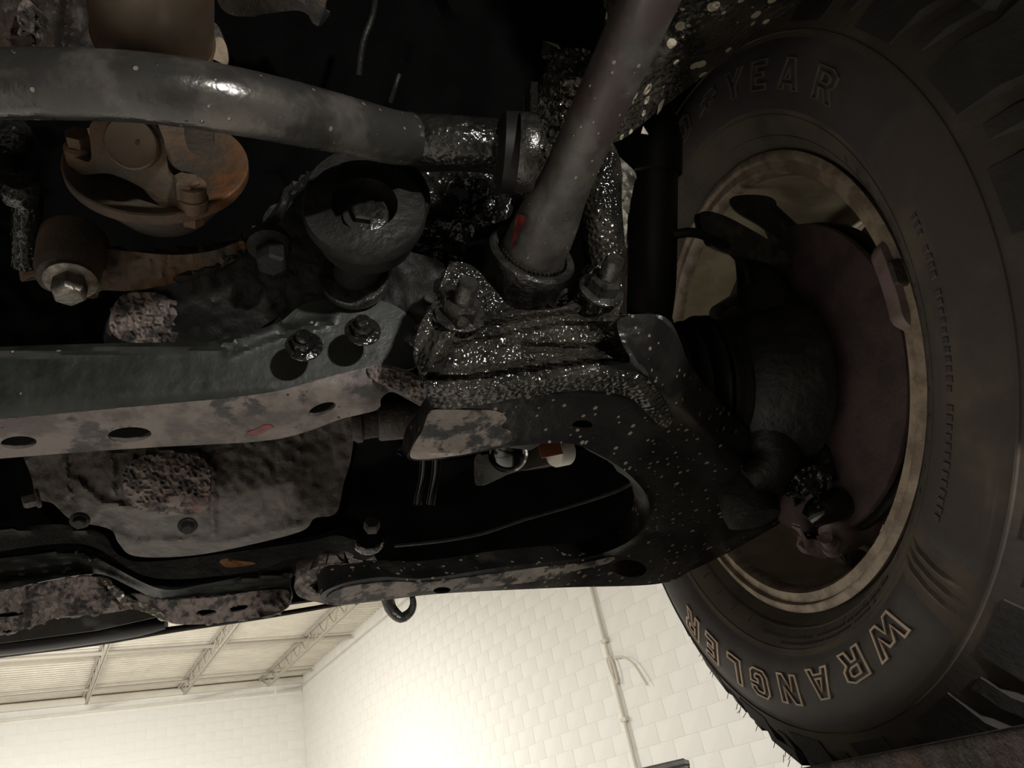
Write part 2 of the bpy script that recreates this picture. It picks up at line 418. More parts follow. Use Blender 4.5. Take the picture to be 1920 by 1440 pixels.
# bar joists
def bar(a, b, r): return tube_geo([(a, r), (b, r)], 6, 99)
def joist(xr, label, zb=3.66, y0=4.0, y1=18.75):
    t = thing('bar_joist', label, 'roof joist', rp(xr, y1, HC), 'roof joists running towards the front wall')
    obj('top_chord', [rbox(xr-.05, xr-.008, y0, YW-.02, HC-.045, HC-.004), rbox(xr+.008, xr+.05, y0, YW-.02, HC-.045, HC-.004)], M['joist'], t)
    obj('bottom_chord', [rbox(xr-.03, xr-.006, y0, y1-.5, zb, zb+.03), rbox(xr+.006, xr+.03, y0, y1-.5, zb, zb+.03)], M['joist'], t)
    y = y1-.5
    obj('web_bar', bar(rp(xr, y1+.1, HC-.03), rp(xr, y-.05, zb+.02), .014), M['joist'], t)
    s = 0
    while y > y0:
        a, b = (rp(xr, y, zb+.02), rp(xr, y-.3, HC-.03)) if s == 0 else (rp(xr, y, HC-.03), rp(xr, y-.3, zb+.02))
        obj('web_bar', bar(a, b, .013), M['joist'], t); y -= .3; s = 1-s
    return t
joist(1.02, 'open-web roof joist farthest left, its lower end just right of the black tube')
joist(2.88, 'open-web roof joist in the middle, below the mud-caked support bracket')
joist(4.66, 'open-web roof joist next to the corner, with a pale tag hanging at its end')
for y, r, lab in ((17.95, .03, 'steel pipe hung under the roof deck close to the front wall'), (15.2, .04, 'steel pipe crossing under the roof deck farther from the front wall')):
    tag(obj('sprinkler_pipe', tube_geo([(rp(-12, y, HC-.09), r), (rp(5.6, y, HC-.09), r)], 12, 99), M['joist']), lab, 'pipe')
struct(obj('trim_1', rbox(-12.9, XW, YW-.10, YW-.002, HC-.16, HC-.02, .004), M['deck']))
struct(obj('trim_2', rbox(-12.9, XW-.02, YW-.05, YW-.002, HC-.34, HC-.30, .004), M['deck']))
tag(obj('hanging_tag', box_geo(rp(4.78, 18.1, 3.52), XR*.015, YR*.01, ZR*.13, .003), M['white']), 'white strip hanging from the end of the joist by the corner', 'tag')
# conduit and hose hook on the right wall
YP = 2.595*19/7
t = thing('wall_conduit', 'thin cream conduit running straight down the block wall', 'conduit', rp(XW-.03, YP, 0))
obj('pipe', tube_geo([(rp(XW-.035, YP, ZF+.05), .02), (rp(XW-.035, YP, 3.9), .02)], 12, 99), M['conduit'], t)
for z in (2.45, 1.55, .7): obj('strap', rbox(XW-.06, XW-.0, YP-.05, YP+.05, z-.02, z+.02, .003), M['conduit'], t)
def wallp(x, y, off=.05):
    r = Vector(ray(x, y)); return r*((XW-off)/r.dot(XR))
t = thing('hanging_cable', 'loose cream cable looped over the wall conduit', 'cable', wallp(1150, 1240))
obj('loop', tube_geo([(wallp(1157, 1282), .012), (wallp(1146, 1262), .012), (wallp(1138, 1235), .012), (wallp(1143, 1230), .012), (wallp(1152, 1252), .012), (wallp(1158, 1280), .012)], 8, .08), M['conduit'], t)
obj('tail', tube_geo([(wallp(1150, 1234), .012), (wallp(1166, 1231), .012), (wallp(1188, 1245), .012), (wallp(1213, 1284), .012)], 8, .08), M['conduit'], t)
# grey cabinet top peeking in at the bottom edge
zc = .105
def onz(x, y): r = ray(x, y); return Vector(r)*(zc/r[2])
pc = onz(1281, 1423); ua = (onz(1190, 1444)-pc).normalized(); ub = (onz(1318, 1436)-pc).normalized()
t = thing('metal_cabinet', 'dark grey metal cabinet whose top corner shows at the bottom edge of the frame', 'cabinet', (pc.x, pc.y, ZF))
L1, L2 = .45, .35; cc = pc+ua*L1+ub*L2; print('cab', pc, ua, ub)
obj('body', box_geo((cc.x, cc.y, (ZF+pc.z-.03)/2), ua*(L1-.01), ub*(L2-.01), (0, 0, (pc.z-.03-ZF)/2), .01), M['liftblue'], t)
obj('top_panel', box_geo((cc.x, cc.y, pc.z-.012), ua*L1, ub*L2, (0, 0, .012), .004), M['grey'], t)
obj('door', box_geo(Vector((cc.x, cc.y, (ZF+pc.z)/2-.02))-ub*(L2-.006), ua*(L1-.04), ub*.008, (0, 0, (pc.z-ZF)/2-.08), .003), M['liftblue'], t)

# ------------------------------------------------------------------ lift runway under the wheel
ZG = -.0605
ZRAIL = -.0080
t = thing('lift_runway', 'gritty rust-stained steel lift runway under the front tyre', 'lift', (.55, 0, ZG))
obj('deck_plate', abox(.30, .86, -1.6, 1.02, ZG-.012, ZG-.0005, .002), M['lift'], t)
obj('side_rail', abox(.278, .30, -1.6, 1.02, ZG-.16, ZRAIL, .004), M['lift'], t, sharp=60)
obj('side_rail', abox(.86, .882, -1.6, 1.02, ZG-.16, ZG+.02, .003), M['liftblue'], t)
obj('end_stop', abox(.33, .84, 1.0, 1.02, ZG-.1, ZG+.02, .003), M['liftblue'], t)
t = thing('lift_crossbeam', 'steel crossbeam joining the lift runways below the vehicle', 'lift beam', (0, 1.4, ZG-.3))
obj('beam', abox(-1.4, 1.1, -1.75, -1.6, ZG-.34, ZG-.16, .006), M['liftblue'], t)
t = thing('lift_runway', 'steel lift runway on the far side of the vehicle', 'lift', (-.95, 0, ZG))
obj('deck_plate', abox(-1.3, -.75, -1.6, 1.02, ZG-.012, ZG-.0005, .002), M['lift'], t)
obj('side_rail', abox(-.75, -.735, -1.6, 1.02, ZG-.16, ZG+.03, .003), M['liftblue'], t)

# ------------------------------------------------------------------ wheel
WC = Vector((.4061, .5593, .3138)); CA = math.radians(-1.976)
WN = Vector((math.cos(CA), 0, math.sin(CA))); WA = Vector((0, 1, 0)); WB = WN.cross(WA)
def wp(ang, r, off): a = math.radians(ang); return WC+WN*off+(WA*math.cos(a)+WB*math.sin(a))*r
def rev(prof, n=160, a0=0, a1=360, close=True):
    V = []; F = []; m = len(prof); full = abs(a1-a0-360) < 1e-6; cnt = n if full else n+1
    for i in range(cnt):
        a = a0+(a1-a0)*i/n
        for off, r in prof: V.append(wp(a, r, off))
    for i in range(n):
        j = (i+1) % cnt
        for k in range(m-1 if not close else m):
            k2 = (k+1) % m; F.append((i*m+k, j*m+k, j*m+k2, i*m+k2))
    if not full: F.append(tuple(range(m))); F.append(tuple(reversed([n*m+k for k in range(m)])))
    return V, F
SW = [(.010, .207), (.003, .2145), (-.006, .221), (-.016, .230), (-.025, .243), (-.031, .258), (-.0335, .275), (-.0325, .292), (-.028, .308), (-.019, .324), (-.006, .339), (.010, .351), (.022, .356)]
def side_off(r):
    for (o0, r0), (o1, r1) in zip(SW, SW[1:]):
        if r0 <= r <= r1: return o0+(o1-o0)*(r-r0)/(r1-r0)
    return SW[-1][0]
TW = .20
wheel = thing('tyre_assembly', 'big dusty off-road tyre with outlined letters on a tan rim', 'wheel', WC)
prof = SW+[(.03, .3595), (TW/2, .361), (TW-.03, .3595), (TW-.022, .356)]+[(TW-o, r) for o, r in reversed(SW[:-1])]
tyre = obj('tyre', rev(prof, 200), M['rubber'], wheel)
def patch(r0, r1, a0, a1, h, name, m, parent=tyre, skew=0, n=None, edge=.002):
    n = n or max(2, int(abs(a1-a0)/1.5)); rr = [r0+(r1-r0)*i/8 for i in range(9)]
    V = []; F = []; K = len(rr)
    for i in range(n+1):
        for k, r in enumerate(rr):
            a = a0+(a1-a0)*i/n+skew*(r-r0)/(r1-r0)
            e = 0 if (k in (0, K-1) or i in (0, n)) else 1
            V.append(wp(a, r, side_off(r)-h*e+.0004))
    for i in range(n):
        for k in range(K-1): F.append((i*K+k, i*K+k+1, (i+1)*K+k+1, (i+1)*K+k))
    return obj(name, (V, F), m, parent)
patch(.246, .306, -117.5, -22, .0011, 'lettering_band', M['rubberdark'])
patch(.246, .306, 98, 176, .0011, 'lettering_band', M['rubberdark'])
patch(.250, .302, -128.6, -124.6, .0012, 'raised_panel', M['rubberdark'])
patch(.246, .304, -158, -129.6, .0006, 'raised_panel', M['rubber'])
for a in (-119.2, -120.9, -122.6): patch(.243, .303, a-.7, a+.65, .0022, 'sidewall_rib', M['rim' if False else 'rubber'])
def ring(r, wd, h, name, m, a0=0, a1=360):
    return obj(name, rev([(side_off(r-wd)-.0, r-wd), (side_off(r-wd*.6)-h, r-wd*.6), (side_off(r+wd*.6)-h, r+wd*.6), (side_off(r+wd)-.0, r+wd)], 180 if a1-a0 == 360 else 90, a0, a1, False), m, tyre)
ring(.3085, .0010, .0013, 'sidewall_ring', M['rubber']); ring(.2440, .0007, .0008, 'sidewall_ring', M['rubber']); ring(.2265, .0014, .0012, 'sidewall_ring', M['rubber'])
LET = {
 'W': (1.1, [[(0, 1), (.24, 1), (.32, .42), (.44, .85), (.66, .85), (.78, .42), (.86, 1), (1.1, 1), (.92, 0), (.69, 0), (.55, .42), (.41, 0), (.18, 0)]]),
 'R': (.8, [[(0, 0), (0, 1), (.55, 1), (.77, .86), (.77, .55), (.64, .42), (.82, 0), (.52, 0), (.38, .36), (.27, .36), (.27, 0)], [(.27, .57), (.27, .78), (.46, .78), (.51, .74), (.51, .61), (.46, .57)]]),
 'A': (.86, [[(0, 0), (.26, 1), (.60, 1), (.86, 0), (.6, 0), (.56, .18), (.30, .18), (.26, 0)], [(.36, .38), (.43, .72), (.5, .38)]]),
 'N': (.8, [[(0, 0), (0, 1), (.26, 1), (.54, .45), (.54, 1), (.8, 1), (.8, 0), (.54, 0), (.26, .55), (.26, 0)]]),
 'G': (.8, [[(.18, 0), (0, .2), (0, .8), (.18, 1), (.62, 1), (.8, .82), (.8, .64), (.54, .64), (.54, .72), (.48, .78), (.3, .78), (.26, .72), (.26, .28), (.3, .22), (.48, .22), (.54, .28), (.54, .34), (.42, .34), (.42, .55), (.8, .55), (.8, .15), (.64, 0)]]),
 'L': (.66, [[(0, 0), (0, 1), (.27, 1), (.27, .25), (.66, .25), (.66, 0)]]),
 'E': (.68, [[(0, 0), (0, 1), (.66, 1), (.66, .77), (.27, .77), (.27, .61), (.58, .61), (.58, .4), (.27, .4), (.27, .23), (.68, .23), (.68, 0)]]),
 'D': (.78, [[(0, 0), (0, 1), (.52, 1), (.78, .78), (.78, .22), (.52, 0)], [(.26, .24), (.26, .76), (.42, .76), (.51, .67), (.51, .33), (.42, .24)]]),
 'Y': (.8, [[(0, 1), (.27, 1), (.4, .66), (.53, 1), (.8, 1), (.53, .4), (.53, 0), (.27, 0), (.27, .4)]]),
 'O': (.8, [[(.2, 0), (0, .2), (0, .8), (.2, 1), (.6, 1), (.8, .8), (.8, .2), (.6, 0)], [(.26, .3), (.26, .7), (.32, .77), (.48, .77), (.54, .7), (.54, .3), (.48, .23), (.32, .23)]]),
 'wing': (1.25, [[(0, .1), (.25, .55), (.1, .62), (.45, .75), (.3, .85), (1.0, .95), (1.25, .6), (1.0, .5), (1.1, .3), (.8, .35), (.62, .02), (.5, .3), (.3, .25)]]),
}
def letter(ch, ang, r0, H, asp, m, wd=.05, h=.0013, slant=0, fill=True):
    wl, polys = LET[ch]; V = []; F = []; geos = []
    def P(u, v, hh):
        r = r0+v*H; a = ang+math.degrees((u-wl/2+slant*(v-.5))*H*asp/(r0+H/2)); return wp(a, r, side_off(r)-.0011-hh)
    for pi_, poly in enumerate(polys):
        n = len(poly); ar = sum(poly[i][0]*poly[(i+1) % n][1]-poly[(i+1) % n][0]*poly[i][1] for i in range(n))
        sg = (1 if ar > 0 else -1)*(1 if pi_ == 0 else -1)
        inn = []
        for i in range(n):
            p = Vector(poly[i]); a = (p-Vector(poly[i-1])).normalized(); b = (Vector(poly[(i+1) % n])-p).normalized()
            na = Vector((-a.y, a.x))*sg; nb = Vector((-b.y, b.x))*sg; mm = na+nb
            k = min(2.2, 2/max(.3, mm.dot(mm))) if mm.length > .01 else 1
            inn.append(p+mm*wd*k)
        V = []; F = []
        for i in range(n):
            o = poly[i]; q = inn[i]
            V += [P(o[0], o[1], 0), P(o[0], o[1], h), P(q.x, q.y, h), P(q.x, q.y, 0)]
        for i in range(n):
            j = (i+1) % n
            for k in range(3): F.append((4*i+k, 4*j+k, 4*j+k+1, 4*i+k+1))
        geos.append((V, F))
    o = obj('raised_letter', geos, m, tyre, sharp=20)
    return o
for ch, a, rm in zip('WRANGLER', (-107.2, -96.2, -85.4, -75.0, -65.2, -55.8, -46.4, -37.4), (.268, .268, .271, .275, .278, .280, .281, .282)): letter(ch, a, rm-.0122, .0245, 1.6, M['letter'], wd=.06, slant=-.12)
for ch, a in zip('GOODYEAR', (75, 86, 97, 108, 129.2, 137.8, 147.4, 158)): letter(ch, a, .2635, .025, 1.5, M['letterfaint'], wd=.05)
letter('wing', 119, .266, .022, 1.35, M['letterfaint'])
# small embossed print near the bead and the load line at the rear
def microtext(a0, a1, r, H, n, m, seed):
    rnd = random.Random(seed); g = []
    for i in range(n):
        a = a0+(a1-a0)*i/n
        if rnd.random() < .16: continue
        wA = abs(a1-a0)/n*.34; hh = H*rnd.uniform(.75, 1)
        V = []
        for (u, v) in ((-1, 0), (1, 0), (1, 1), (-1, 1)): V.append(wp(a+u*wA, r+v*hh, side_off(r+v*hh)-.0002))
        for (u, v) in ((-1, 0), (1, 0), (1, 1), (-1, 1)): V.append(wp(a+u*wA*.8, r+v*hh, side_off(r+v*hh)-.0009))
        g.append((V, [(4, 5, 6, 7), (0, 1, 5, 4), (1, 2, 6, 5), (2, 3, 7, 6), (3, 0, 4, 7)]))
    return stuff(obj('embossed_print', g, m, tyre))
microtext(-112, -62, .2335, .0022, 66, M['rubberdark'], 1); microtext(-106, -70, .2385, .002, 48, M['rubberdark'], 2)
microtext(-172, -128, .262, .006, 34, M['rubberdark'], 3)
g = []
for i in range(16):
    a = -98+0; a = -130+i*(-4.3); g.append(([wp(a, .2295, side_off(.2295)-.0006), wp(a+.5, .2295, side_off(.2295)-.0006), wp(a+.5, .236, side_off(.236)-.0006), wp(a, .236, side_off(.236)-.0006)], [(0, 1, 2, 3)]))
for i in range(14):
    a = -124+i*7.5; g.append(([wp(a, .228, side_off(.228)-.0007), wp(a+.4, .228, side_off(.228)-.0007), wp(a+.6, .2345, side_off(.2345)-.0007), wp(a+.2, .2345, side_off(.2345)-.0007)], [(0, 1, 2, 3)]))
stuff(obj('sidewall_tick', g, M['tread'], tyre))
# shoulder and tread blocks
def tread_block(quad, rt, rb):                       # quad: (angle, offset) corners
    V = [wp(a, rb(o) if callable(rb) else rb, o) for a, o in quad]+[wp(a, rt(o) if callable(rt) else rt, o) for a, o in quad]
    return V, [(3, 2, 1, 0), (4, 5, 6, 7), (0, 1, 5, 4), (1, 2, 6, 5), (2, 3, 7, 6), (3, 0, 4, 7)]
NB = 46
def ring_parts(name, geo, n, m, phase=0):
    base = obj(name, geo, m, tyre, sharp=30); base.data.transform(Matrix.Translation(-WC))
    for k in range(n):
        o = base if k == 0 else base.copy()
        if k: COL.objects.link(o); o.parent = tyre
        o.matrix_parent_inverse = base.matrix_parent_inverse.copy()
        o.matrix_world = Matrix.Translation(WC) @ Matrix.Rotation(-math.radians(k*360/n+phase), 4, WN)
    return base
dA = 360/NB
def shoulder(a0, a1, r0, hh):
    rr = [r0, .338, .351, .3665, .371]; oo = [side_off(r0)-.001, side_off(.338)-.0055*hh, side_off(.351)-.005*hh, .012, .034]
    V = []; F = []; K = len(rr)
    for a, sh in ((a0, 1), (a0+.12*dA, 0), (a1-.12*dA, 0), (a1, 1)):
        for k in range(K): V.append(wp(a, rr[k]-(.008 if k > 2 else .001)*sh, oo[k]+(.006 if k < 3 else .0)*sh))
    for i in range(3):
        for k in range(K-1): F.append((i*K+k, i*K+k+1, (i+1)*K+k+1, (i+1)*K+k))
    base = [wp(a0, .345, .034), wp(a1, .345, .034)]; s = len(V); V += base
    F.append((K-1, s, 3*K+K-1-0)) if False else None
    F.append((K-1, s, s+1, 4*K-1, 3*K-1, 2*K-1))
    F.append((0, 1, 2, 3, 4, s)); F.append(tuple(reversed((3*K, 3*K+1, 3*K+2, 3*K+3, 3*K+4, s+1))))
    return V, F
ring_parts('tread_block', shoulder(0, dA*.62*2, .3160, 1), NB//2, M['tread'])
ring_parts('tread_block', shoulder(dA*1.36, dA*1.86, .3230, .8), NB//2, M['tread'])
for j, (o0, o1, sk) in enumerate(((.042, .078, 1.6), (.086, .120, -1.4), (.128, .162, 1.5))):
    ring_parts('tread_block', tread_block([(0, o0), (dA*.74, o0), (dA*.74+sk, o1), (sk, o1)], .371, .357), NB, M['tread'], phase=j*3.1)
ring_parts('tread_block', tread_block([(0, .168), (dA*.8, .168), (dA*.8, .205), (0, .205)], lambda o: .371 if o < .19 else .362, .340), NB, M['tread'], 2)
g = []
rnd = random.Random(8)
for i in range(120):
    a = -70+i*.95+rnd.uniform(-.3, .3); r = .3705; o = rnd.choice((.0, .012, .03, .05, .09))
    p = wp(a, r if o > .01 else .352, o); q = wp(a+rnd.uniform(-.5, .5), (r if o > .01 else .352)+.0065, o-.002); g.append(tube_geo([(p, .0004), (q, .0003)], 4, 9))
stuff(obj('rubber_hair', g, M['boot'], tyre))
# rim
rim = obj('rim', rev([(-.004, .2155), (-.0065, .2115), (-.0062, .2085), (-.0022, .2065), (-.0030, .1985), (.001, .1955), (.006, .1945), (.022, .1945), (.045, .193), (.06, .184), (.14, .182), (.165, .192), (.20, .194), (.207, .2155),
                      (.203, .2155), (.197, .200), (.165, .1965), (.14, .187), (.06, .188), (.04, .203), (.012, .2045), (.006, .2125)], 160), M['rim'], wheel)
bar_ = obj('rim_barrel', rev([(.010, .1940), (.024, .1935), (.045, .1918), (.062, .183), (.138, .181), (.150, .184)], 120, close=False), M['barrel'], rim)
# wheel face with five windows
def face_geo():
    V = []; F = []; n = 120
    rad = [.03, .055, .085, .11, .14, .165, .184]
    for i in range(n):
        a = 360*i/n
        for r in rad: V.append(wp(a, r, .150+.012*math.cos((r-.03)/.154*PI)))
    K = len(rad)
    for i in range(n):
        j = (i+1) % n; ph = (i*5/n) % 1
        for k in range(K-1):
            if 2 <= k <= 4 and .24 < ph < .76: continue
            F.append((i*K+k, j*K+k, j*K+k+1, i*K+k+1))
    return V, F
fo = obj('wheel_face', face_geo(), M['barrel'], rim); md = fo.modifiers.new('t', 'SOLIDIFY'); md.thickness = .012
wgt = patch(.19, .2, 0, 1, 0, 'x', M['weight']); bpy.data.objects.remove(wgt)
def rim_clip(a0, a1, name, m, r0=.197, r1=.2115):
    n = 14; V = []; F = []; pr = [(-.0045, r1), (-.0125, r1-.001), (-.014, (r0+r1)/2), (-.0115, r0), (.002, r0-.001)]; K = len(pr)
    for i in range(n+1):
        a = a0+(a1-a0)*i/n; e = .35 if i in (0, n) else (.85 if i in (1, n-1) else 1); c = (r0+r1)/2
        for o, r in pr: V.append(wp(a, c+(r-c)*(.5+.5*e), o*(e if o < 0 else 1)))
    for i in range(n):
        for k in range(K-1): F.append((i*K+k, i*K+k+1, (i+1)*K+k+1, (i+1)*K+k))
    F.append(tuple(range(K))); F.append(tuple(reversed([n*K+k for k in range(K)])))
    return obj(name, (V, F), m, rim)
o = rim_clip(-178, -158.5, 'balance_weight', M['weight']); o['label'] = 'pinkish clip-on balance weight'
o = rim_clip(-172.5, -166.5, 'rust_patch', M['rust'], .2085, .2155); o['label'] = 'orange rust patch beside the balance weight'

# ------------------------------------------------------------------ vehicle body shell (dark shell above and around the chassis)
body = thing('vehicle_body', 'black body shell and engine bay closing over the chassis in deep shadow', 'vehicle body', (0, 1.25, .6))
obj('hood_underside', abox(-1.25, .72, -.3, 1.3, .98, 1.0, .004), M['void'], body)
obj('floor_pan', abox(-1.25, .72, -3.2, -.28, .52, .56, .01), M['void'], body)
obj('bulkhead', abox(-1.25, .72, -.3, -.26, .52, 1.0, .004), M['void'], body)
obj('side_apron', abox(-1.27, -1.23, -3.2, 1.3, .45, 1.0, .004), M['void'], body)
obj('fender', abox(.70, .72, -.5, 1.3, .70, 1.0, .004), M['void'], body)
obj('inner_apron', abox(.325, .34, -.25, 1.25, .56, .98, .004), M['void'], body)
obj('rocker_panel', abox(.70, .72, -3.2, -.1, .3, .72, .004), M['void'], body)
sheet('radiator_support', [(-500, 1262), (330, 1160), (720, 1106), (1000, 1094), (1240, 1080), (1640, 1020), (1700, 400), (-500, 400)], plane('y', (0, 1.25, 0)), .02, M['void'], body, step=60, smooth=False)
sheet('upper_gap_backing', [(-80, -120), (1250, -120), (1150, 300), (900, 450), (400, 480), (-80, 500)], crusty(lambda x, y: .86, .02, 26, 3), .05, M['void'], body, step=24)  # engine bay shade put in as one black sheet
sheet('middle_gap_backing', [(-60, 440), (60, 440), (220, 560), (480, 640), (620, 640), (640, 760), (-60, 760)], crusty(lambda x, y: .60, .006, 60), .02, M['void'], body, step=16)  # black sheet added behind the gaps, standing for shade
sheet('lower_gap_backing', [(-80, 840), (60, 850), (80, 960), (220, 1040), (560, 1010), (650, 960), (680, 800), (790, 780), (780, 860), (1000, 850), (1150, 860), (1190, 1050), (900, 1105), (560, 1080), (250, 1080), (-80, 1040)], crusty(lambda x, y: .98, .008, 40), .02, M['void'], body, step=20)  # black backing that carries the shade of the lower gaps
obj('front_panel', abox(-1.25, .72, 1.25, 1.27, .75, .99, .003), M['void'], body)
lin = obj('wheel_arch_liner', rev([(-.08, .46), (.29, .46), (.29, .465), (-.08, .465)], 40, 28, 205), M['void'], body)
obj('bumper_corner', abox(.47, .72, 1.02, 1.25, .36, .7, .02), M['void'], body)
sheet('mud_guard', [(1895, -30), (1990, -40), (1990, 80), (1925, 62), (1898, 55), (1872, 30), (1860, -10)], crusty(lambda x, y: .62, .008, 60), .004, M['cloth'], body, step=10)

# ------------------------------------------------------------------ frame rail and upper brackets
fr = thing('frame_rail', 'oily frame rail with tan droplets, running diagonally beside the torsion bar', 'frame rail', W(1300, 100, .55))
f0 = tps([(1480, -20, .52), (1260, 20, .525), (1150, 250, .575), (1240, 190, .60), (1330, 110, .575), (1420, 60, .565), (1340, 40, .53), (1200, 150, .555)])
sheet('rail', [(1180, -30), (1320, -40), (1560, -60), (1440, 48), (1335, 130), (1240, 203), (1165, 262), (1120, 262), (1140, 190), (1170, 80)],
      crusty(ridged(f0, [([(1290, 60), (1210, 150), (1150, 230)], .004, 14)]), .0012, 160), .03, M['railoil'], fr, step=7)
sheet('rail_bracket', [(1238, 178), (1252, 168), (1240, 205), (1232, 215)], lambda x, y: .60, .003, M['rim'], fr, step=6, smooth=False)
sheet('rail_bracket', [(1206, 236), (1216, 252), (1202, 250)], lambda x, y: .60, .003, M['rim'], fr, step=6, smooth=False)
ub = thing('upper_bracket', 'tar-covered glittering bracket behind the torsion bar', 'bracket', W(1050, 200, .58))
sheet('bracket_plate', [(1044, 94), (1078, 90), (1108, 97), (1112, 140), (1085, 205), (1062, 262), (1040, 320), (1000, 345), (985, 322), (988, 280), (1008, 235), (1010, 168), (1030, 118)],
      crusty(tps([(1044, 94, .575), (1108, 97, .57), (1000, 340, .56), (1060, 262, .565), (1010, 168, .585), (1060, 160, .56)]), .004, 200), .03, M['tar'], ub, step=5)

# ------------------------------------------------------------------ stabiliser bar
sb = thing('stabilizer_bar', 'thick black stabilizer bar curving across the upper left with water spots', 'stabilizer bar', W(300, 170, .36))
def sbp(x, y, rp_, r=.0165): return (W(x, y, r*FPX/rp_), r)
obj('bar', tube_geo([sbp(-120, 160, 64), sbp(0, 158, 64), sbp(160, 159, 64), sbp(300, 168, 63.5), sbp(440, 190, 61), sbp(560, 215, 57), sbp(650, 236, 53), sbp(730, 256, 49.5), sbp(780, 262, 47)], 32, .008), M['bar'], sb)
o = obj('oily_bar_end', tube_geo([sbp(716, 252, 47, .0158), sbp(770, 259, 45.5, .0158), sbp(850, 264, 46, .0160), sbp(920, 270, 46, .0162), sbp(985, 276, 46, .0162)], 32, .006), M['oil'], sb); o['label'] = 'wet black end of the bar'
ax_sb = W(985, 276, .485)-W(850, 264, .48)
obj('bushing', lathe_geo(W(930, 285, .485), ax_sb, [(0, .019), (.004, .026), (.016, .0265), (.018, .022)], 36), M['boot'], sb)
o = obj('clamp_ring', lathe_geo(W(968, 286, .478), ax_sb, [(0, .018), (.0, .0245), (.003, .0255), (.010, .0255), (.012, .0245), (.012, .017)], 40), M['steeldark'], sb)
obj('clamp_plate', box_geo(W(995, 205, .49), W(1001, 205, .49)-W(995, 205, .49), (W(997, 165, .49)-W(997, 240, .49))*.5, (0, .008, .004), .0005), M['steeldark'], sb)

# ------------------------------------------------------------------ torsion bar
PT, PE = W(1248, -70, .388), W(996, 482, .522)
AX = (PE-PT).normalized()
tb = thing('torsion_bar', 'long dusty grey torsion bar with a red paint mark, slanting down into the arm hub', 'torsion bar', PE)
L_ = (PE-PT).length
obj('bar', tube_geo([(PT, .0163), (PT.lerp(PE, .5), .0163), (PE-AX*.075, .0165), (PE-AX*.055, .0178), (PE-AX*.038, .0205), (PE-AX*.020, .0222), (PE-AX*.004, .0226), (PE+AX*.012, .0226)], 40, .006), M['tbar'], tb)
g = []
aa, uu, vv = frame_of(AX)
for i in range(44):
    t = 2*PI*i/44; dr = uu*math.cos(t)+vv*math.sin(t); dt = aa.cross(dr)
    g.append(box_geo(PE+AX*.002+dr*.0230, AX*.007, dr*.0009, dt*.0007))
stuff(obj('spline_teeth', g, M['steeldark'], tb))
def onbar(k, px, py):                                 # point on the bar surface towards the viewer for a pixel
    r = Vector(ray(px, py)).normalized(); best = None
    for i in range(400):
        p = r*(.36+i*.0006)
        if (p-PE).cross(AX).length < .0172+k+max(0, min(.005, ((p-PE).dot(AX)+.06)*.16)): return p
    return r*.5
mk = [(972, 402), (985, 408), (982, 425), (970, 440), (966, 462), (958, 466), (962, 440), (965, 418)]
pts = [onbar(.0026, *p) for p in catmull([Vector(p) for p in mk], True, 6)]
c_ = sum(pts, Vector())/len(pts); o = obj('paint_mark', (pts+[c_-c_.normalized()*.0008], [(i, (i+1) % len(pts), len(pts)) for i in range(len(pts))]), M['red'], tb); o['label'] = 'red paint mark near the lower end'

# ------------------------------------------------------------------ lower control arm
arm = thing('lower_control_arm', 'heavy oil-soaked lower control arm with a big oval opening, holding the torsion bar', 'control arm', W(1000, 720, .49))
PR = W(980, 716, .487)
bottom = gplane(PR, (.06, -.20, -.98)); rear = gplane(PR, (.02, -.80, -.60)); side = gplane(W(1268, 735, .545), (.55, -.55, -.63))
f_arm = smax(smax(rear, bottom, .014), side, .01)
def f_arm2(x, y):
    d = f_arm(x, y)
    if y > 1000: d -= min(.03, (y-1000)/100*.03)*(1 if x < 1300 else max(0, 1-(x-1300)/150))
    return d
ridges = [([(800, 722), (880, 732), (1000, 716), (1120, 704), (1190, 716), (1225, 760)], .006, 22), ([(1215, 800), (1290, 870), (1400, 960)], -.003, 60),
          ([(765, 862), (850, 858), (960, 838), (1060, 831), (1110, 847), (1170, 882), (1210, 925), (1218, 965), (1195, 1005), (1140, 1035)], .004, 12),
          ([(1170, 640), (1230, 720), (1330, 810), (1430, 900)], .004, 14)]
OUT = [(797, 716), (880, 724), (1000, 704), (1120, 686), (1180, 680), (1165, 640), (1160, 600), (1215, 590), (1262, 620), (1305, 700), (1395, 800), (1470, 868), (1500, 915), (1480, 968),
       (1380, 1028), (1300, 1068), (1232, 1095), (1050, 1102), (830, 1113), (700, 1128), (640, 1133), (600, 1118), (640, 1095), (715, 1082), (800, 1084), (950, 1062), (1080, 1048), (1145, 1032), (1195, 1003), (1217, 965),
       (1210, 925), (1170, 882), (1110, 846), (1060, 831), (960, 837), (850, 858), (766, 861), (790, 815), (813, 768)]
sheet('arm_body', OUT, crusty(ridged(f_arm2, ridges), .0005, 130, 1), .030, M['oilspeck'], arm, step=7, holes=[ell(1092, 797, 19, 9, 0), ell(1180, 1066, 33, 16, 5), ell(829, 1107, 16, 6, -3)])
ra = gplane(W(980, 640, .505), (.02, -.86, -.5))
f_top = crusty(ridged(ra, [([(905, 600), (1000, 585), (1085, 575)], .008, 16), ([(800, 700), (880, 700), (1000, 684), (1120, 668), (1190, 676)], .008, 14), ([(1070, 600), (1165, 600), (1170, 650)], .006, 12),
    ([(860, 640), (960, 618), (1060, 600)], .004, 10), ([(985, 650), (1100, 655), (1180, 640)], -.007, 12), ([(860, 610), (830, 640), (810, 680)], .010, 34), ([(845, 560), (870, 600)], .012, 34), ([(1130, 560), (1135, 600), (1190, 650)], .010, 30)]),  .0011, 120, 3)
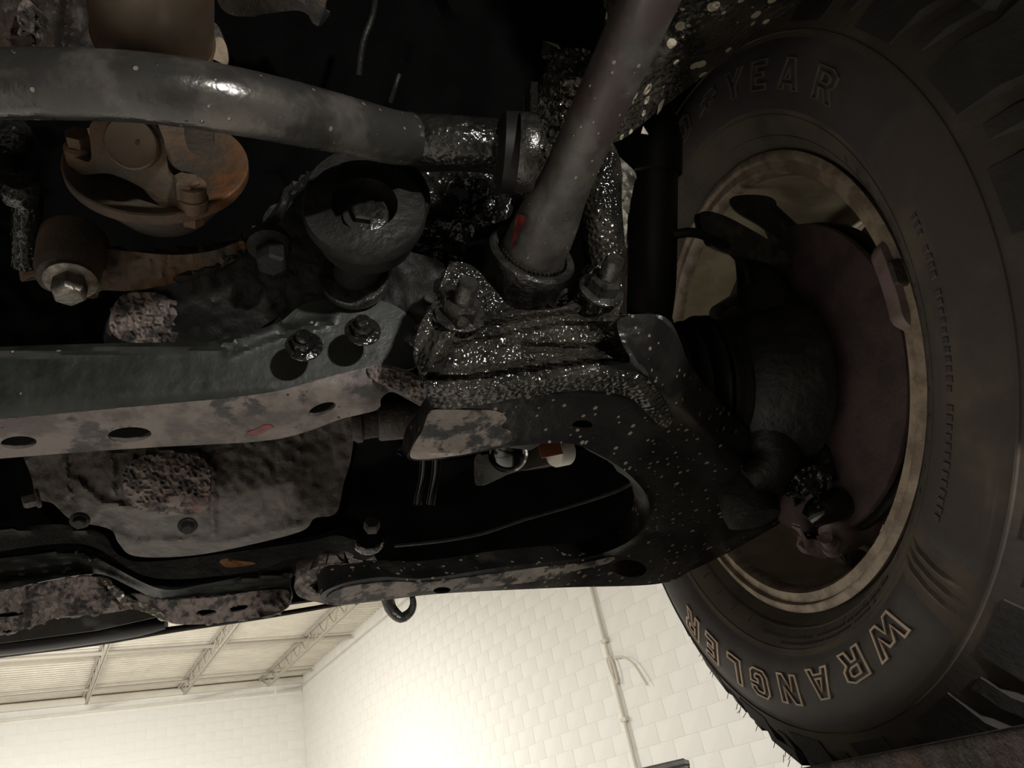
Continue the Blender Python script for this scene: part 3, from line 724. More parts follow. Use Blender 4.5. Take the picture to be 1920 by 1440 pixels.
o = sheet('torque_casting', [(832, 520), (848, 492), (888, 500), (925, 540), (965, 578), (1045, 578), (1080, 555), (1096, 525), (1122, 498), (1160, 520), (1168, 560), (1162, 598), (1205, 628), (1240, 680), (1215, 704),
    (1130, 692), (1000, 710), (880, 728), (802, 708), (776, 672), (786, 612), (812, 566)], f_top, .03, M['tar'], arm, step=5)
o['label'] = 'glistening tar-coated casting around the bar hub'
obj('bar_hub', [lathe_geo(PE, AX, [(.045, .0235), (.004, .0242), (-.004, .0258), (-.005, .0300), (-.003, .0318), (.006, .0320), (.012, .0300), (.05, .031), (.075, .033)], 56, caps=False)], M['steeldark'], arm)
YM = Vector((.12, -.98, .12)).normalized()
for (x, y, d, r, st) in ((862, 590, .492, .0125, .020), (1127, 545, .512, .0120, .020)):
    b = bolt_geo(W(x, y, d), YM, r, .013, r*1.35, st*.8, .3)
    obj('bolt', b, M['steeldark'], arm)
# ball joint and cup at the outer end
BJ = Vector((.352, .575, .185))
obj('ball_joint', lathe_geo(BJ+Vector((.01, .01, .012)), (0, 0, -1), [(-.04, .015), (-.02, .024), (.0, .026), (.010, .024), (.014, .012)], 32), M['knuckle'], arm)
o = sheet('muddy_front_foot', [(575, 1072), (620, 1058), (700, 1060), (722, 1082), (700, 1100), (712, 1120), (640, 1135), (590, 1128), (560, 1118), (552, 1095)], crusty(tps([(560, 1070, .70), (700, 1060, .69), (722, 1120, .70), (600, 1130, .71), (640, 1090, .68)]), .006, 150, 5), .03, M['mud'], arm, step=6,
          holes=[ell(605, 1098, 28, 13, -12)]); o['label'] = 'mud-caked front foot with a dark pocket'
_fr = ridged(f_arm2, ridges)
o = sheet('oily_ridge', [(798, 714), (860, 716), (940, 708), (1020, 700), (1100, 694), (1180, 696), (1215, 712), (1240, 745), (1262, 790), (1240, 800), (1205, 765), (1170, 742), (1100, 732), (1020, 738), (940, 752), (870, 765), (815, 764), (804, 745)], crusty(lambda x, y: _fr(x, y)-.0022, .0012, 150, 4), .003, M['tar'], arm, step=4); o['label'] = 'glittering oil-wet ridge'
o = sheet('mud_film', [(793, 805), (806, 774), (830, 768), (880, 770), (930, 772), (950, 785), (940, 800), (960, 812), (955, 828), (915, 842), (850, 855), (771, 858)], crusty(lambda x, y: _fr(x, y)-.0018, .0004, 200), .002, M['mudpatchy'], arm, step=6); o['label'] = 'dry pinkish corner of the arm'

o = sheet('mud_film', [(612, 1122), (640, 1104), (720, 1092), (800, 1092), (900, 1080), (1000, 1066), (1090, 1056), (1150, 1044), (1140, 1056), (1080, 1070), (1050, 1082), (960, 1096), (850, 1106), (760, 1118), (690, 1126), (640, 1131)], lambda x, y: _fr(x, y)-.0016, .0015, M['mudpatchy'], arm, step=7, holes=[ell(829, 1107, 17, 6.5, -3)]); o['label'] = 'dried reddish mud along the front edge'
# rebound stop plate right of the arm
rs = thing('stop_bracket', 'flat folded black bracket tab just right of the arm casting', 'bracket', W(1220, 620, .56))
sheet('tab', [(1158, 598), (1205, 590), (1240, 592), (1262, 610), (1283, 660), (1275, 668), (1235, 655), (1205, 664), (1180, 650)], crusty(ridged(lambda x, y: .545+(y-600)*.0001, [([(1235, 600), (1262, 655)], .003, 9)]), .0006, 120), .006, M['tabmetal'], rs, step=6)
sheet('lip', [(1205, 664), (1237, 656), (1278, 668), (1290, 700), (1260, 690)], lambda x, y: .562, .004, M['oil'], rs, step=6)

# ------------------------------------------------------------------ front crossmember
cm = thing('front_crossmember', 'wide black crossmember with muddy lower flange spanning the left half', 'crossmember', W(300, 757, .50))
EC = W(300, 757, .50)
pY = gplane(EC, (0, -.97, -.24)); pZ = gplane(EC, (0, -.12, -.99))
f_cm = smax(pY, pZ, .012)
EDGE = [(-60, 792), (0, 786), (150, 772), (300, 758), (420, 747), (520, 733), (600, 711), (680, 690), (722, 684)]
sheet('web', [(-60, 652), (0, 650), (150, 645), (300, 642), (400, 640), (460, 622), (520, 606), (570, 570), (640, 560), (720, 565), (775, 600), (790, 650), (775, 690)]+list(reversed(EDGE)),
      crusty(ridged(f_cm, [([(-60, 662), (300, 650), (420, 646), (520, 612)], .005, 14), ([(430, 660), (500, 632), (620, 600)], .004, 12)]), .00025, 110, 2), .006, M['blackpaint'], cm, step=9)
sheet('bottom_flange', EDGE+[(775, 700), (803, 728), (800, 765), (770, 752), (735, 735), (714, 748), (708, 768), (640, 786), (560, 814), (480, 828), (300, 838), (150, 848), (0, 860), (-60, 866)],
      crusty(ridged(f_cm, [([(-60, 866), (0, 860), (300, 838), (480, 828), (560, 814), (640, 786), (708, 768)], .002, 9)]), .0011, 150, 7), .006, M['mudsmooth'], cm, step=7,
      holes=[ell(35, 830, 34, 12, -3), ell(243, 815, 41, 14, -3), ell(604, 767, 27, 10, -20)])
o = sheet('flaking_ear', [(690, 692), (730, 690), (770, 704), (795, 725), (798, 755), (770, 748), (735, 728), (705, 716)], crusty(lambda x, y: f_cm(x, y)-.003, .0032, 260, 9), .004, M['mud'], cm, step=4)
o['label'] = 'crumbling mud-caked ear'
sheet('channel_shade_sheet', [(-60, 800), (300, 770), (560, 735), (690, 700), (700, 760), (560, 806), (300, 830), (-60, 858)], lambda x, y: f_cm(x, y)+.03, .004, M['void'], cm, step=14)  # recess shade as a black sheet added behind the flange holes
o = sheet('inner_gusset', [(560, 470), (640, 455), (760, 470), (835, 500), (815, 565), (785, 612), (776, 672), (640, 700), (500, 640), (540, 570)], crusty(lambda x, y: .56, .004, 60, 4), .01, M['dark'], cm, step=9)
sheet('inner_shelf', [(760, 330), (930, 330), (960, 400), (900, 430), (860, 480), (840, 520), (760, 500), (740, 400)], crusty(lambda x, y: .585, .006, 90, 4), .01, M['oil'], cm, step=8, holes=[ell(862, 366, 17, 17)])
for x, y, d in ((570, 650, .505), (680, 622, .515)):
    b = bolt_geo(W(x, y, d), (.02, -1, .05), .0085, .008, .0125, .006); obj('bolt', b, M['oil'], cm)
o = obj('red_paint_mark', sheet_geo([(462, 812), (478, 806), (492, 799), (505, 797), (513, 802), (500, 806), (492, 812), (476, 815)], lambda x, y: f_cm(x, y)-.0012, .001, step=6), M['red'], cm); o['label'] = 'small red paint smear'
# mount bushing with recessed bolt
mb = thing('mount_bushing', 'round black rubber mount with a recessed hex bolt, under the stabilizer bar', 'bushing', W(685, 385, .5))
MA = Vector((-.05, -.98, -.10)); CB = W(684, 388, .497)
obj('flange_disc', lathe_geo(CB, MA, [(-.03, .034), (-.012, .037), (-.008, .041), (-.002, .0415), (.001, .040), (.0005, .034), (.003, .0245), (.0035, .022), (-.010, .0195), (-.012, .001)], 48, caps=False), M['dark'], mb)
obj('outer_shell', lathe_geo(W(690, 362, .515), MA, [(-.02, .040), (-.004, .0435), (.0, .042), (.0, .034)], 48), M['dark'], mb)
obj('bolt', bolt_geo(CB+MA.normalized()*-.009, MA, .0098, .008, .015, 0), M['steeldark'], mb)
obj('neck', tube_geo([(CB-MA*.015, .018), (W(680, 470, .53), .017), (W(664, 530, .56), .017)], 28, .01), M['dark'], mb)
obj('lower_disc', lathe_geo(W(664, 518, .55), MA, [(-.008, .020), (-.006, .0255), (0, .0262), (.002, .025), (.003, .017)], 40), M['steeldark'], mb)

# ------------------------------------------------------------------ differential support arm and front differential
da = thing('support_arm', 'curved black and rusty support arm holding the differential, left of the round mount', 'support arm', W(300, 500, .53))
fda = tps([(380, 500, .535), (600, 330, .56), (500, 410, .55), (600, 560, .56), (210, 640, .56), (330, 560, .535), (440, 600, .555), (200, 500, .535)])
sheet('arm_plate', [(300, 520), (380, 500), (450, 468), (500, 410), (535, 365), (595, 318), (640, 380), (620, 470), (600, 560), (530, 590), (440, 640), (330, 660), (205, 655), (205, 590), (250, 545)],
      crusty(ridged(fda, [([(330, 520), (400, 500), (460, 468), (505, 415), (540, 370), (590, 330)], .006, 14)]), .002, 90, 2), .02, M['dark'], da, step=8)
o = sheet('rusty_root', [(40, 455), (70, 436), (130, 440), (180, 462), (250, 472), (330, 478), (400, 470), (455, 452), (455, 478), (400, 508), (340, 528), (250, 545), (190, 545), (175, 560), (90, 545), (62, 520), (38, 525)],
      crusty(tps([(40, 455, .53), (180, 462, .525), (400, 470, .525), (455, 470, .54), (340, 520, .53), (200, 545, .535), (100, 540, .53), (250, 500, .512), (110, 480, .505)]), .0022, 130, 6), .02, M['rust'], da, step=6); o['label'] = 'orange-brown rusty root of the arm'
o = sheet('mud_cake', [(225, 556), (268, 548), (312, 556), (318, 600), (314, 640), (250, 642), (215, 630), (205, 600)], crusty(lambda x, y: .528, .004, 260, 3), .01, M['mud'], da, step=5); o['label'] = 'lumpy pinkish mud cake'
obj('bolt_boss', lathe_geo(W(128, 505, .505), (0, -.1, -1), [(-.03, .022), (0, .0205), (.006, .0185), (.008, .0175)], 32), M['rust'], da)
obj('bolt', bolt_geo(W(133, 525, .497), (.02, -.12, -1), .0108, .0155, .0165, 0, .2), M['steel'], da)
for nm, lab, (x, y, d) in (('pinch_bolt', 'black hex bolt with washer low on the curved support arm', (505, 462, .515)),):
    tt = thing(nm, lab, 'bolt', W(x, y, d)); obj('head', lathe_geo(W(x+3, y+10, d), (0, -.1, -1), [(0, .0105), (.013, .0105), (.015, .0085)], 6, phase=.3), M['dark'], tt)
    obj('washer', lathe_geo(W(x, y, d), (0, -.1, -1), [(-.008, .014), (-.002, .015), (0, .015), (.002, .0125)], 28), M['dark'], tt)
df = thing('front_differential', 'mud-streaked grey front differential housing below the crossmember', 'differential', W(350, 920, .7))
fdf = tps([(60, 870, .70), (130, 975, .70), (240, 1035, .74), (400, 1040, .74), (560, 1000, .74), (640, 900, .73), (655, 800, .70), (350, 800, .66), (60, 780, .68), (280, 900, .645), (300, 960, .665), (500, 900, .67), (560, 960, .70), (470, 980, .69), (395, 900, .655), (160, 900, .675)])
sheet('housing', [(40, 760), (300, 740), (640, 730), (662, 800), (658, 860), (645, 905), (630, 962), (590, 972), (560, 998), (420, 1032), (330, 1044), (250, 1042), (222, 1018), (205, 992), (135, 975), (100, 945), (72, 935), (60, 900)],
      crusty(ridged(fdf, [([(300, 845), (370, 850), (398, 880), (400, 1000)], .008, 12), ([(210, 850), (208, 900), (215, 940)], .008, 16), ([(215, 1000), (250, 1020), (300, 1014), (420, 1018), (560, 985)], .008, 14), ([(140, 900), (190, 945), (300, 962), (380, 940)], .008, 14), ([(120, 850), (128, 930)], .006, 10)]), .003, 110, 5), .02, M['casting'], df, step=6)
sheet('crusted_cover', [(232, 880), (270, 855), (340, 850), (388, 868), (392, 930), (370, 962), (290, 962), (240, 940)], crusty(lambda x, y: fdf(x, y)-.007, .0045, 300, 8, 5), .01, M['mud'], df, step=5)
for x, y, d in ((352, 985, .662), (150, 975, .67)): obj('bolt', bolt_geo(W(x, y, d), (.02, -.5, -.87), .006, .007, .0085), M['dark'], df)
obj('bolt', bolt_geo(W(72, 934, .68), (-.9, -.3, -.3), .007, .012, .009), M['casting'], df)
tt = thing('arm_pivot_bushing', 'short grey-brown rubber bushing sleeve below the flaking ear', 'bushing', W(720, 790, .62))
obj('sleeve', lathe_geo(W(690, 792, .625), (1, 0, 0), [(-.014, .0135), (-.010, .0165), (-.006, .0165), (-.004, .014), (.0, .014), (.0, .0135), (.040, .0135)], 36), M['rustdark'], tt)
obj('outer_tube', lathe_geo(W(708, 791, .625), (1, 0, 0), [(0, .0155), (.002, .0165), (.034, .0165), (.036, .015)], 36), M['casting'], tt)

# ------------------------------------------------------------------ driveshaft
ds = thing('driveshaft', 'rusty brown driveshaft with universal joint dropping behind the stabilizer bar', 'driveshaft', W(300, 200, .43))
DA, DB = W(272, -140, .330), W(296, 150, .415)
obj('tube', tube_geo([(DA, .0290), (DA.lerp(DB, .68), .0290), (DA.lerp(DB, .76), .0284), (DA.lerp(DB, .80), .0272), (DB, .0262)], 40, .006), M['shaft'], ds)
DX = (DB-DA).normalized()
obj('weld_ring', lathe_geo(DA.lerp(DB, .66), DX, [(-.002, .0289), (0, .0300), (.002, .0289)], 40, caps=False), M['shaft'], ds)
o = sheet('yoke_ear', [(372, 45), (402, 42), (418, 68), (427, 105), (424, 160), (400, 250), (402, 278), (385, 292), (355, 282), (345, 230), (360, 140)], tps([(372, 45, .405), (427, 105, .42), (400, 270, .45), (350, 280, .45), (385, 150, .415)]), .02, M['rustdark'], ds, step=7)
o = sheet('pale_scrape', [(392, 78), (412, 70), (424, 88), (426, 120), (402, 112), (386, 105)], lambda x, y: .408+(y-90)*.0001, .002, M['rim'], ds, step=5); o['label'] = 'pale scraped patch on the yoke'
FA = Vector((.06, -.98, .12)).normalized(); FC = W(296, 300, .502)
o = obj('flange', lathe_geo(FC, FA, [(-.010, .05), (-.009, .0570), (-.007, .0580), (-.001, .0580), (0, .057), (-.001, .050), (-.004, .046), (-.004, .001)], 64, caps=False), M['rust'], ds)
obj('dust_shield', lathe_geo(FC-FA*.022, FA, [(-.02, .03), (0, .045), (.006, .047), (.008, .04)], 48), M['rustdark'], ds)
sheet('flange_yoke', [(170, 232), (212, 214), (262, 216), (300, 245), (312, 290), (318, 330), (342, 345), (374, 378), (360, 402), (318, 398), (285, 372), (262, 350), (205, 326), (150, 328), (128, 312), (140, 296), (170, 300)],
      tps([(170, 232, .455), (262, 216, .44), (312, 290, .455), (374, 380, .477), (300, 370, .475), (205, 326, .47), (130, 312, .482), (250, 280, .443)]), .022, M['rust'], ds, step=7)
obj('bearing_cap', lathe_geo(W(246, 268, .442), (W(246, 268, -1)+Vector((-.35, .1, .1))).normalized(), [(-.01, .0155), (.0005, .0155), (.0015, .0145), (.0010, .012)], 36), M['shaft'], ds)
obj('bolt', [lathe_geo(W(362, 388, .484), YM, [(0, .0098), (.009, .0098), (.0095, .009), (.018, .009), (.019, .0078)], 24), lathe_geo(W(352, 366, .477), YM, [(0, .0085), (.012, .0085), (.0135, .007)], 6)], M['rust'], ds)
obj('bolt', [lathe_geo(W(152, 300, .487), YM, [(0, .0088), (.010, .0088), (.012, .007)], 24), lathe_geo(W(150, 280, .482), YM, [(0, .0075), (.012, .0075)], 6)], M['rust'], ds)
obj('bolt', lathe_geo(W(362, 416, .496), YM, [(0, .0075), (.01, .0075)], 6), M['rust'], ds)

# ------------------------------------------------------------------ dark things above the stabiliser bar, upper left
tr = thing('transmission_housing', 'grimy olive-grey transmission housing in the top left corner', 'transmission', W(80, 30, .62))
sheet('housing', [(-40, -40), (190, -40), (182, 30), (176, 110), (130, 130), (-40, 130)], crusty(ridged(lambda x, y: .60, [([(60, -40), (62, 100)], .012, 16), ([(130, -40), (120, 70), (110, 120)], .012, 14), ([(0, 60), (60, 70)], .006, 12)]), .004, 80, 2), .03, M['rustdark'], tr, step=8)
sheet('casting_lug', [(38, 5), (58, 2), (66, 30), (62, 60), (44, 55), (32, 35)], crusty(lambda x, y: .575, .004, 200), .01, M['mud'], tr, step=5)
eo = thing('engine_sump', 'dim olive engine sump corner at the top edge, right of the driveshaft', 'engine sump', W(540, 10, .7))
sheet('sump', [(430, -60), (605, -60), (602, 38), (588, 45), (560, 20), (440, 30), (405, -10)], crusty(tps([(430, -60, .70), (605, -60, .68), (600, 40, .69), (440, 30, .74), (540, -10, .68)]), .003, 60), .03, M['rustdark'], eo, step=9)
for nm, lab, pp, r in (('hose', 'thin dull grey hose hanging in the dark at top centre', [(704, -20, .74), (698, 30, .73), (680, 80, .73), (672, 140, .74)], .0035), ('hose', 'short wire stub in the shadow just above the stabilizer bar bend', [(748, 140, .74), (740, 165, .74), (732, 190, .75)], .003)):
    tag(obj(nm, tube_geo([(W(*p), r) for p in pp], 10, .01), M['dark']), lab, 'hose')
lk = thing('shift_linkage', 'wet black linkage rod with knuckled joints at the left edge', 'linkage', W(30, 330, .5))
obj('rod', tube_geo([(W(12, 225, .50), .009), (W(28, 262, .50), .012), (W(20, 300, .495), .008), (W(34, 345, .49), .012), (W(50, 375, .50), .010), (W(48, 440, .51), .009), (W(45, 500, .52), .008)], 18, .006), M['oil'], lk)
obj('joint', lathe_geo(W(38, 352, .485), (.2, -1, -.1), [(-.01, .008), (-.006, .013), (.004, .013), (.008, .008)], 24), M['oil'], lk)

# ------------------------------------------------------------------ parts seen right of the torsion bar
st = thing('bump_strut', 'oil-beaded vertical strut with a rusty patch right of the torsion bar', 'strut', W(1130, 380, .57))
obj('body', tube_geo([(W(1098, 262, .56), .010), (W(1118, 285, .565), .014), (W(1128, 320, .57), .0155), (W(1126, 380, .572), .0165), (W(1130, 440, .575), .0165), (W(1138, 520, .58), .0165)], 32, .006), M['beads'], st)
yp = thing('shield_plate', 'creased yellowish shield plate tucked behind the oil-beaded strut', 'plate', W(1172, 360, .59))
sheet('plate', [(1148, 285), (1190, 322), (1189, 345), (1178, 400), (1172, 470), (1150, 480), (1140, 380), (1140, 300)], crusty(ridged(lambda x, y: .587, [([(1165, 350), (1190, 350)], -.002, 5), ([(1165, 378), (1185, 380)], -.002, 5)]), .003, 120), .004, M['yellowsheet'], yp, step=5)

sh = thing('dark_gap_cylinder', 'added black cylinder darkening the gap between the oil-beaded strut and the wheel rim', 'gap filler', W(1222, 420, .65))  # cylinder added to blacken the gap beside the rim
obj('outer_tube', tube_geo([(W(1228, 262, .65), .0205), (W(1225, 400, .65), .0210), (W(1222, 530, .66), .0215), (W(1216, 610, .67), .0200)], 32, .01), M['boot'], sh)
obj('lower_drum', lathe_geo(W(1214, 622, .665), (1, 0, 0), [(-.020, .012), (-.018, .018), (.018, .018), (.020, .012)], 28), M['dark'], sh)
obj('top_collar', lathe_geo(W(1229, 262, .65), W(1225, 400, .65)-W(1229, 262, .65), [(-.035, .012), (-.012, .020), (.0, .0235), (.03, .0240), (.032, .021)], 32), M['boot'], sh)
# ------------------------------------------------------------------ axle, knuckle, brake
cv = thing('cv_axle', 'black ribbed constant-velocity axle boot leading into the wheel hub', 'axle', WC-WN*.1)
def lw(prof, m, name, parent, segs=56): return obj(name, lathe_geo(WC, WN, prof, segs), m, parent)
pr = [(-.20, .018), (-.155, .018), (-.154, .033)]
for i in range(6):
    o0 = -.150+i*.015; r = .044+.0045*i; pr += [(o0, r-.010), (o0+.004, r-.002), (o0+.0075, r), (o0+.011, r-.002), (o0+.0145, r-.009)]
pr += [(-.058, .064), (-.056, .064)]
lw(pr, M['boot'], 'rubber_boot', cv)
lw([(-.30, .014), (-.15, .014)], M['boot'], 'shaft', cv)
lw([(-.056, .060), (-.052, .0655), (-.046, .0655), (-.044, .062), (-.01, .060), (.0, .04)], M['dark'], 'joint_housing', cv)
lw([(-.062, .0645), (-.060, .0665), (-.054, .0665), (-.052, .0645)], M['boot'], 'boot_clamp', cv)
inn = thing('inner_axle_boot', 'dark inner axle boot hidden beside the arm, left of the outer boot', 'axle boot', WC-WN*.25)
lw([(-.30, .04), (-.26, .045), (-.235, .050), (-.215, .040), (-.20, .03)], M['boot'], 'boot', inn)
kn = thing('steering_knuckle', 'dark greasy steering knuckle inside the wheel', 'knuckle', WC)
lw([(-.045, .045), (-.042, .062), (-.030, .072), (-.015, .078), (.0, .085), (.02, .088), (.022, .06)], M['knuckle'], 'hub_carrier', kn)
obj('lower_leg', tube_geo([(WC-WN*.005+Vector((0, 0, -.03)), .048), (WC+Vector((-.015, .004, -.085)), .032), (BJ+Vector((.010, 0, .03)), .022)], 28, .01, flat=.7), M['knuckle'], kn)
obj('steering_arm', tube_geo([(WC+Vector((.0, -.05, .04)), .028), (W(1400, 470, .72), .014), (W(1330, 425, .69), .011)], 20, .01), M['knuckle'], kn)
o = sheet('arm_face', [(1312, 400), (1340, 398), (1390, 420), (1470, 470), (1480, 505), (1430, 490), (1350, 470), (1318, 430)], crusty(lambda x, y: .655+(x-1312)*.0002, .002, 120), .012, M['steeldark'], kn, step=7)
obj('upper_leg', tube_geo([(WC+Vector((.0, 0, .05)), .045), (W(1520, 520, .76), .03), (W(1470, 440, .75), .016), (W(1435, 392, .745), .010)], 24, .01), M['knuckle'], kn)
sheet('hose_tab', [(1370, 372), (1400, 365), (1440, 368), (1456, 380), (1452, 400), (1470, 425), (1500, 440), (1470, 450), (1420, 420), (1380, 395)], lambda x, y:   .735, .006, M['knuckle'], kn, step=6, holes=[ell(1444, 389, 4, 4, n=10)])
tag(obj('brake_hose', tube_geo([(W(*p), .0042) for p in ((1262, 440, .64), (1300, 436, .64), (1345, 452, .66), (1380, 478, .68), (1398, 505, .69), (1403, 540, .70), (1390, 600, .71))], 12, .006), M['boot']), 'thin black brake hose curving across the tan inner rim', 'hose')
br_ = thing('brake_disc', 'dark brake disc and dusty backing shield behind the knuckle', 'brake disc', WC+WN*.05)
lw([(.035, .04), (.037, .150), (.040, .151), (.043, .150), (.045, .04)], M['pink'], 'backing_shield', br_, 80)
lw([(.050, .05), (.050, .150), (.052, .152), (.060, .152), (.062, .150), (.062, .05)], M['dark'], 'disc', br_, 80)
lw([(.062, .05), (.064, .075), (.12, .072), (.14, .04)], M['dark'], 'hub', br_, 40)
for a0 in (165, 190, 215): 
    pass
o = patch(.05, .06, 0, 1, 0, 'x', M['pink']); bpy.data.objects.remove(o)
def blade(pts, d, th, m, nm, par, amp=.001, step=7): return sheet(nm, pts, crusty(d if callable(d) else (lambda x, y: d), amp, 120), th, m, par, step=step)
blade([(1540, 430), (1600, 470), (1660, 560), (1690, 640), (1720, 700), (1690, 720), (1640, 660), (1590, 620), (1560, 540)], .75, .01, M['pink'], 'shield_rib', br_)
blade([(1615, 755), (1650, 745), (1715, 742), (1722, 765), (1660, 768), (1622, 765)], .75, .008, M['pink'], 'shield_rib', br_)
ca = thing('brake_caliper', 'pinkish dusty brake caliper low inside the rim with bleeder bolt', 'brake caliper', W(1600, 990, .74))
fca = tps([(1530, 990, .67), (1640, 940, .70), (1665, 960, .71), (1600, 1055, .70), (1650, 1010, .70), (1580, 1000, .655), (1610, 960, .675)])
blade([(1534, 992), (1550, 984), (1590, 975), (1625, 958), (1650, 946), (1664, 965), (1655, 985), (1640, 1010), (1605, 1030), (1580, 1040), (1556, 1022), (1540, 1010)], fca, .04, M['caliper'], 'body', ca, .0012, 5)
blade([(1500, 985), (1512, 1010), (1530, 1012), (1552, 1028), (1553, 1040), (1545, 1048), (1520, 1040), (1508, 1024)], .69, .03, M['caliper'], 'bracket', ca, .002, 5)
obj('bleeder_bolt', lathe_geo(W(1548, 1008, .648), W(1568, 1040, .668)-W(1548, 1008, .648), [(0, .006), (.012, .006), (.013, .0085), (.022, .0085), (.023, .006)], 12), M['caliper'], ca)
blade([(1590, 1035), (1615, 1030), (1630, 1045), (1615, 1062), (1600, 1068), (1590, 1050)], .705, .02, M['pink'], 'bracket', ca, .002, 5)
obj('clip', tube_geo([(W(1576, 1034, .67), .001), (W(1590, 1058, .67), .001), (W(1594, 1056, .672), .001), (W(1590, 1040, .67), .001)], 6, .003), M['steel'], ca)
obj('dust_boot', tube_geo([(W(1516, 975, .655), .009), (W(1535, 960, .655), .015), (W(1570, 945, .665), .018), (W(1610, 925, .68), .017)], 24, .006, flat=.8), M['grease'], ca)
blade([(1600, 910), (1625, 895), (1660, 900), (1652, 930), (1625, 945), (1605, 960), (1622, 935), (1605, 928)], .70, .008, M['grey'], 'shim', ca, .0005, 5)
lw([(.02, .03)], M['dark'], 'x', kn).name = 'x'; bpy.data.objects.remove(bpy.data.objects['x'])
kc = sheet('ball_joint_cover', [(1495, 885), (1530, 872), (1556, 882), (1560, 898), (1530, 920), (1500, 934), (1478, 920)], crusty(lambda x, y: .655, .004, 200), .03, M['oil'], kn, step=5)
blade([(1560, 800), (1600, 790), (1640, 820), (1630, 870), (1570, 900), (1520, 890), (1480, 860), (1500, 830)], tps([(1560, 800, .70), (1640, 830, .72), (1500, 890, .68), (1570, 850, .675)]), .04, M['knuckle'], 'lower_boss', kn, .003)
obj('pin', tube_geo([(W(1476, 828, .67), .0035), (W(1478, 848, .67), .0035)], 8, .01), M['grey'], kn)
obj('bolt', lathe_geo(W(1640, 757, .73), (-1, -.2, -.1), [(-.02, .004), (.0, .004), (.003, .003)], 10), M['steel'], kn)

# ------------------------------------------------------------------ lower front: support bracket, reinforcement, hook
lb = thing('lower_support', 'black stamped lower radiator support with flaking muddy underside, bottom left', 'support bracket', W(300, 1100, .85))
flb = tps([(-60, 1050, .83), (150, 1030, .84), (300, 1105, .84), (580, 1045, .87), (540, 1130, .85), (335, 1172, .85), (240, 1105, .83), (0, 1110, .82)])
sheet('pressed_channel', [(-60, 1052), (0, 1047), (80, 1038), (150, 1030), (200, 1056), (300, 1104), (380, 1096), (460, 1078), (540, 1050), (582, 1042), (582, 1062), (545, 1085), (538, 1130), (430, 1135), (330, 1132), (300, 1128), (240, 1098), (195, 1078), (150, 1078), (80, 1090), (0, 1108), (-60, 1115)],
      crusty(ridged(flb, [([(-60, 1046), (0, 1043), (150, 1034), (300, 1103), (540, 1076)], .008, 10), ([(-60, 1085), (0, 1082), (150, 1064), (300, 1126), (530, 1110)], -.008, 12)]), .0006, 60), .008, M['blackpaint'], lb, step=6)
o = sheet('muddy_flange', [(250, 1112), (300, 1124), (400, 1120), (480, 1108), (540, 1108), (530, 1146), (430, 1166), (338, 1171), (310, 1160), (275, 1138)], crusty(lambda x, y: flb(x, y)-.012, .004, 170, 3), .006, M['mud'], lb, step=5,
      holes=[ell(386, 1149, 20, 6, -4), ell(446, 1141, 19, 5.5, -14)]); o['label'] = 'pink-brown flaking underside with two oval holes'
o = sheet('muddy_end', [(-60, 1118), (0, 1110), (90, 1090), (150, 1082), (190, 1084), (225, 1108), (248, 1138), (200, 1150), (110, 1158), (70, 1172), (0, 1192), (-60, 1204)], crusty(lambda x, y: flb(x, y)-.006, .007, 150, 3), .006, M['mud'], lb, step=5,
      holes=[ell(20, 1152, 26, 4, -6), ell(10, 1184, 12, 3, -4)]); o['label'] = 'torn mud-caked end of the support'
o = sheet('scraped_edge', [(190, 1086), (205, 1092), (240, 1120), (290, 1140), (325, 1168), (310, 1164), (268, 1146), (232, 1136)], crusty(lambda x, y: flb(x, y)-.018, .005, 260, 3), .004, M['steel'], lb, step=4); o['label'] = 'bright scraped metal edge'
gp = thing('galvanised_plate', 'thin grey galvanised plate lying on the black bumper tube', 'plate', W(180, 1170, .98))
sheet('plate', [(-60, 1212), (60, 1170), (120, 1150), (240, 1138), (298, 1156), (180, 1182), (0, 1206)], lambda x, y: .985-(y-1150)*.0003, .004, M['galv'], gp, step=10, smooth=False)
bt = thing('bumper_tube', 'smooth black rounded bumper tube along the very bottom left', 'bumper', W(100, 1200, 1.0))
obj('tube', tube_geo([(W(-160, 1226, .98), .0125), (W(0, 1212, .99), .0125), (W(150, 1194, 1.0), .0120), (W(260, 1178, 1.01), .0112), (W(312, 1170, 1.015), .0075)], 24, .02), M['bumper'] if 'bumper' in M else M['blackpaint'], bt)
obj('lower_lip', tube_geo([(W(-160, 1246, .985), .006), (W(0, 1226, .995), .0055), (W(180, 1203, 1.005), .0055), (W(320, 1181, 1.015), .0045), (W(520, 1152, 1.03), .0035), (W(715, 1118, 1.05), .003)], 12, .03), M['dark'], bt)
th = thing('tow_hook', 'dark steel tow hook hanging against the bright wall', 'hook', W(745, 1130, .93))
obj('hook', tube_geo([(W(722, 1095, .93), .010), (W(726, 1120, .93), .0095), (W(734, 1143, .93), .0085), (W(752, 1158, .93), .0075), (W(769, 1148, .93), .0065), (W(775, 1133, .93), .0055), (W(773, 1119, .93), .0045)], 20, .005, flat=.8), M['steeldark'], th)
obj('mounting_leg', box_geo(W(722, 1085, .935), (.012, 0, 0), (0, .006, 0), (0, 0, .02), .002), M['dark'], th)
sp = thing('splash_pan', 'dark plastic splash pan edge between the differential and lower support', 'splash pan', W(200, 1010, .9))
sheet('pan', [(-60, 1000), (0, 994), (110, 983), (190, 1000), (225, 1042), (300, 1052), (560, 1018), (640, 1005), (700, 1045), (560, 1060), (300, 1085), (150, 1020), (-60, 1040)], ridged(lambda x, y: .92, [([(-60, 1002), (110, 987), (180, 1000)], .006, 7)]), .01, M['dark'], sp, step=9)
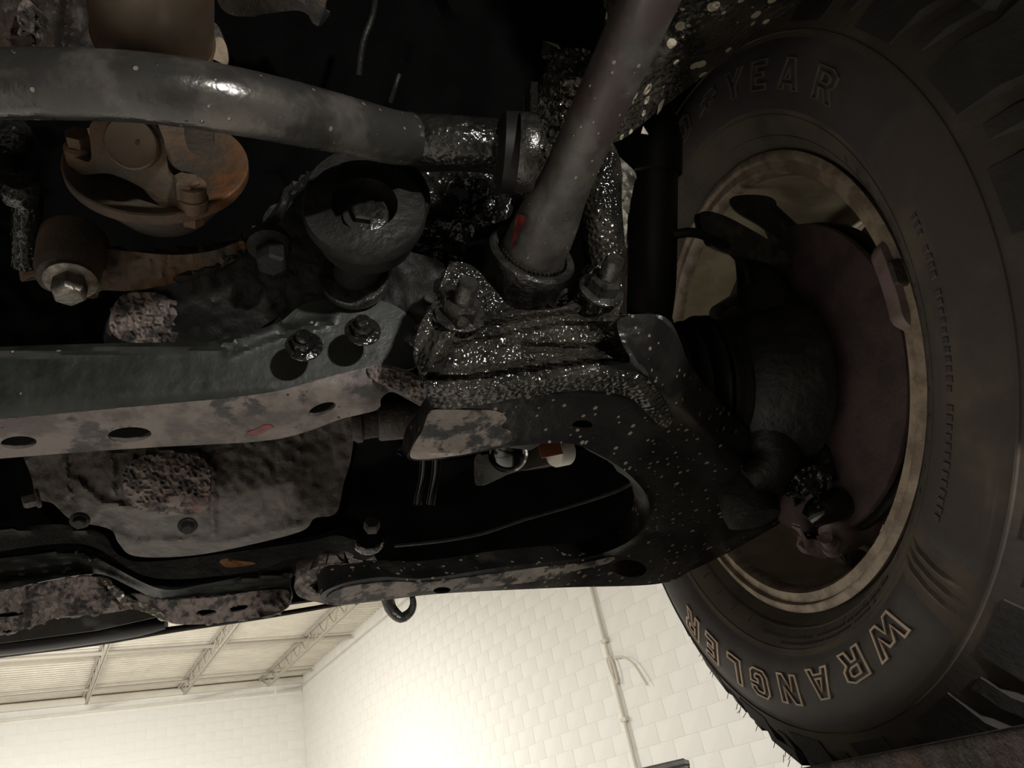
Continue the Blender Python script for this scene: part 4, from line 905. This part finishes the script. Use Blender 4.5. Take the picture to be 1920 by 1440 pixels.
tag(obj('dry_leaf', sheet_geo([(412, 1052), (425, 1047), (445, 1051), (480, 1056), (455, 1062), (428, 1064), (416, 1059)], crusty(lambda x, y: .862, .004, 90), .0012, step=4), M['leaf']), 'small dry orange leaf caught above the lower support', 'leaf')
sbt = thing('flange_bolt', 'tan-topped bolt with a wide black washer left of the arm opening', 'bolt', W(693, 990, .78))
obj('head', lathe_geo(W(697, 990, .77), (.05, -1, .2), [(0, .0085), (.010, .0085), (.012, .007)], 6, phase=.2), M['casting'], sbt)
obj('washer', lathe_geo(W(692, 1004, .78), (.05, -1, .1), [(-.012, .017), (-.002, .0165), (0, .015), (.0, .008)], 28), M['oil'], sbt)
fl = thing('fog_lamp', 'fog lamp with chrome ring glimpsed through the arm opening', 'lamp', W(960, 865, .9))
sheet('grey_housing', [(893, 862), (918, 850), (985, 834), (1068, 830), (1074, 852), (1045, 866), (995, 878), (945, 892), (920, 903), (892, 908)], tps([(893, 862, .90), (1068, 830, .93), (1074, 852, .92), (920, 903, .89), (960, 870, .875)]), .02, M['grey'], fl, step=6)
LC = W(953, 852, .865); la = (W(953, 852, -1)+Vector((-.1, -.3, -.9))).normalized()
obj('chrome_ring', lathe_geo(LC, la, [(-.006, .021), (0, .0235), (.002, .0225), (.001, .0205), (-.004, .0195)], 40, caps=False), M['chrome'], fl)
obj('lens', lathe_geo(LC, la, [(-.003, .0200), (.001, .015), (.002, .001)], 36), M['grease'], fl)
o = obj('white_cap', lathe_geo(W(1048, 848, .89), (-.9, -.35, -.2), [(-.012, .017), (.006, .0175), (.009, .016), (.010, .010)], 28), M['white'], fl)
o = obj('brown_label', box_geo(W(1032, 843, .865), (.0125, -.003, 0), (0, .001, 0), (0, .002, .0095), .001), M['brownlabel'], fl)
for k, (x0, x1) in enumerate(((795, 782), (818, 806))):
    tag(obj('coolant_hose', tube_geo([(W(x0, 850, .86), .0065), (W(x0-2, 890, .86), .0065), (W(x1, 945, .86), .0065)], 14, .01), M['grease']), ('shiny black hose end in the opening, nearer the crossmember', 'shiny black hose end in the opening, nearer the fog lamp')[k], 'hose')
tag(obj('brake_line', tube_geo([(W(*p), .0028) for p in ((740, 1022, .80), (820, 1014, .80), (900, 1000, .80), (980, 974, .80), (1080, 945, .80), (1150, 922, .79), (1185, 905, .78))], 8, .01), M['dark']), 'thin dull line running across the dark arm opening', 'brake line')
tag(obj('bracket_strip', sheet_geo([(890, 858), (904, 855), (906, 905), (898, 910), (890, 905)], lambda x, y: .855, .004, step=6), M['casting']), 'narrow grey metal strip beside the fog lamp', 'bracket')
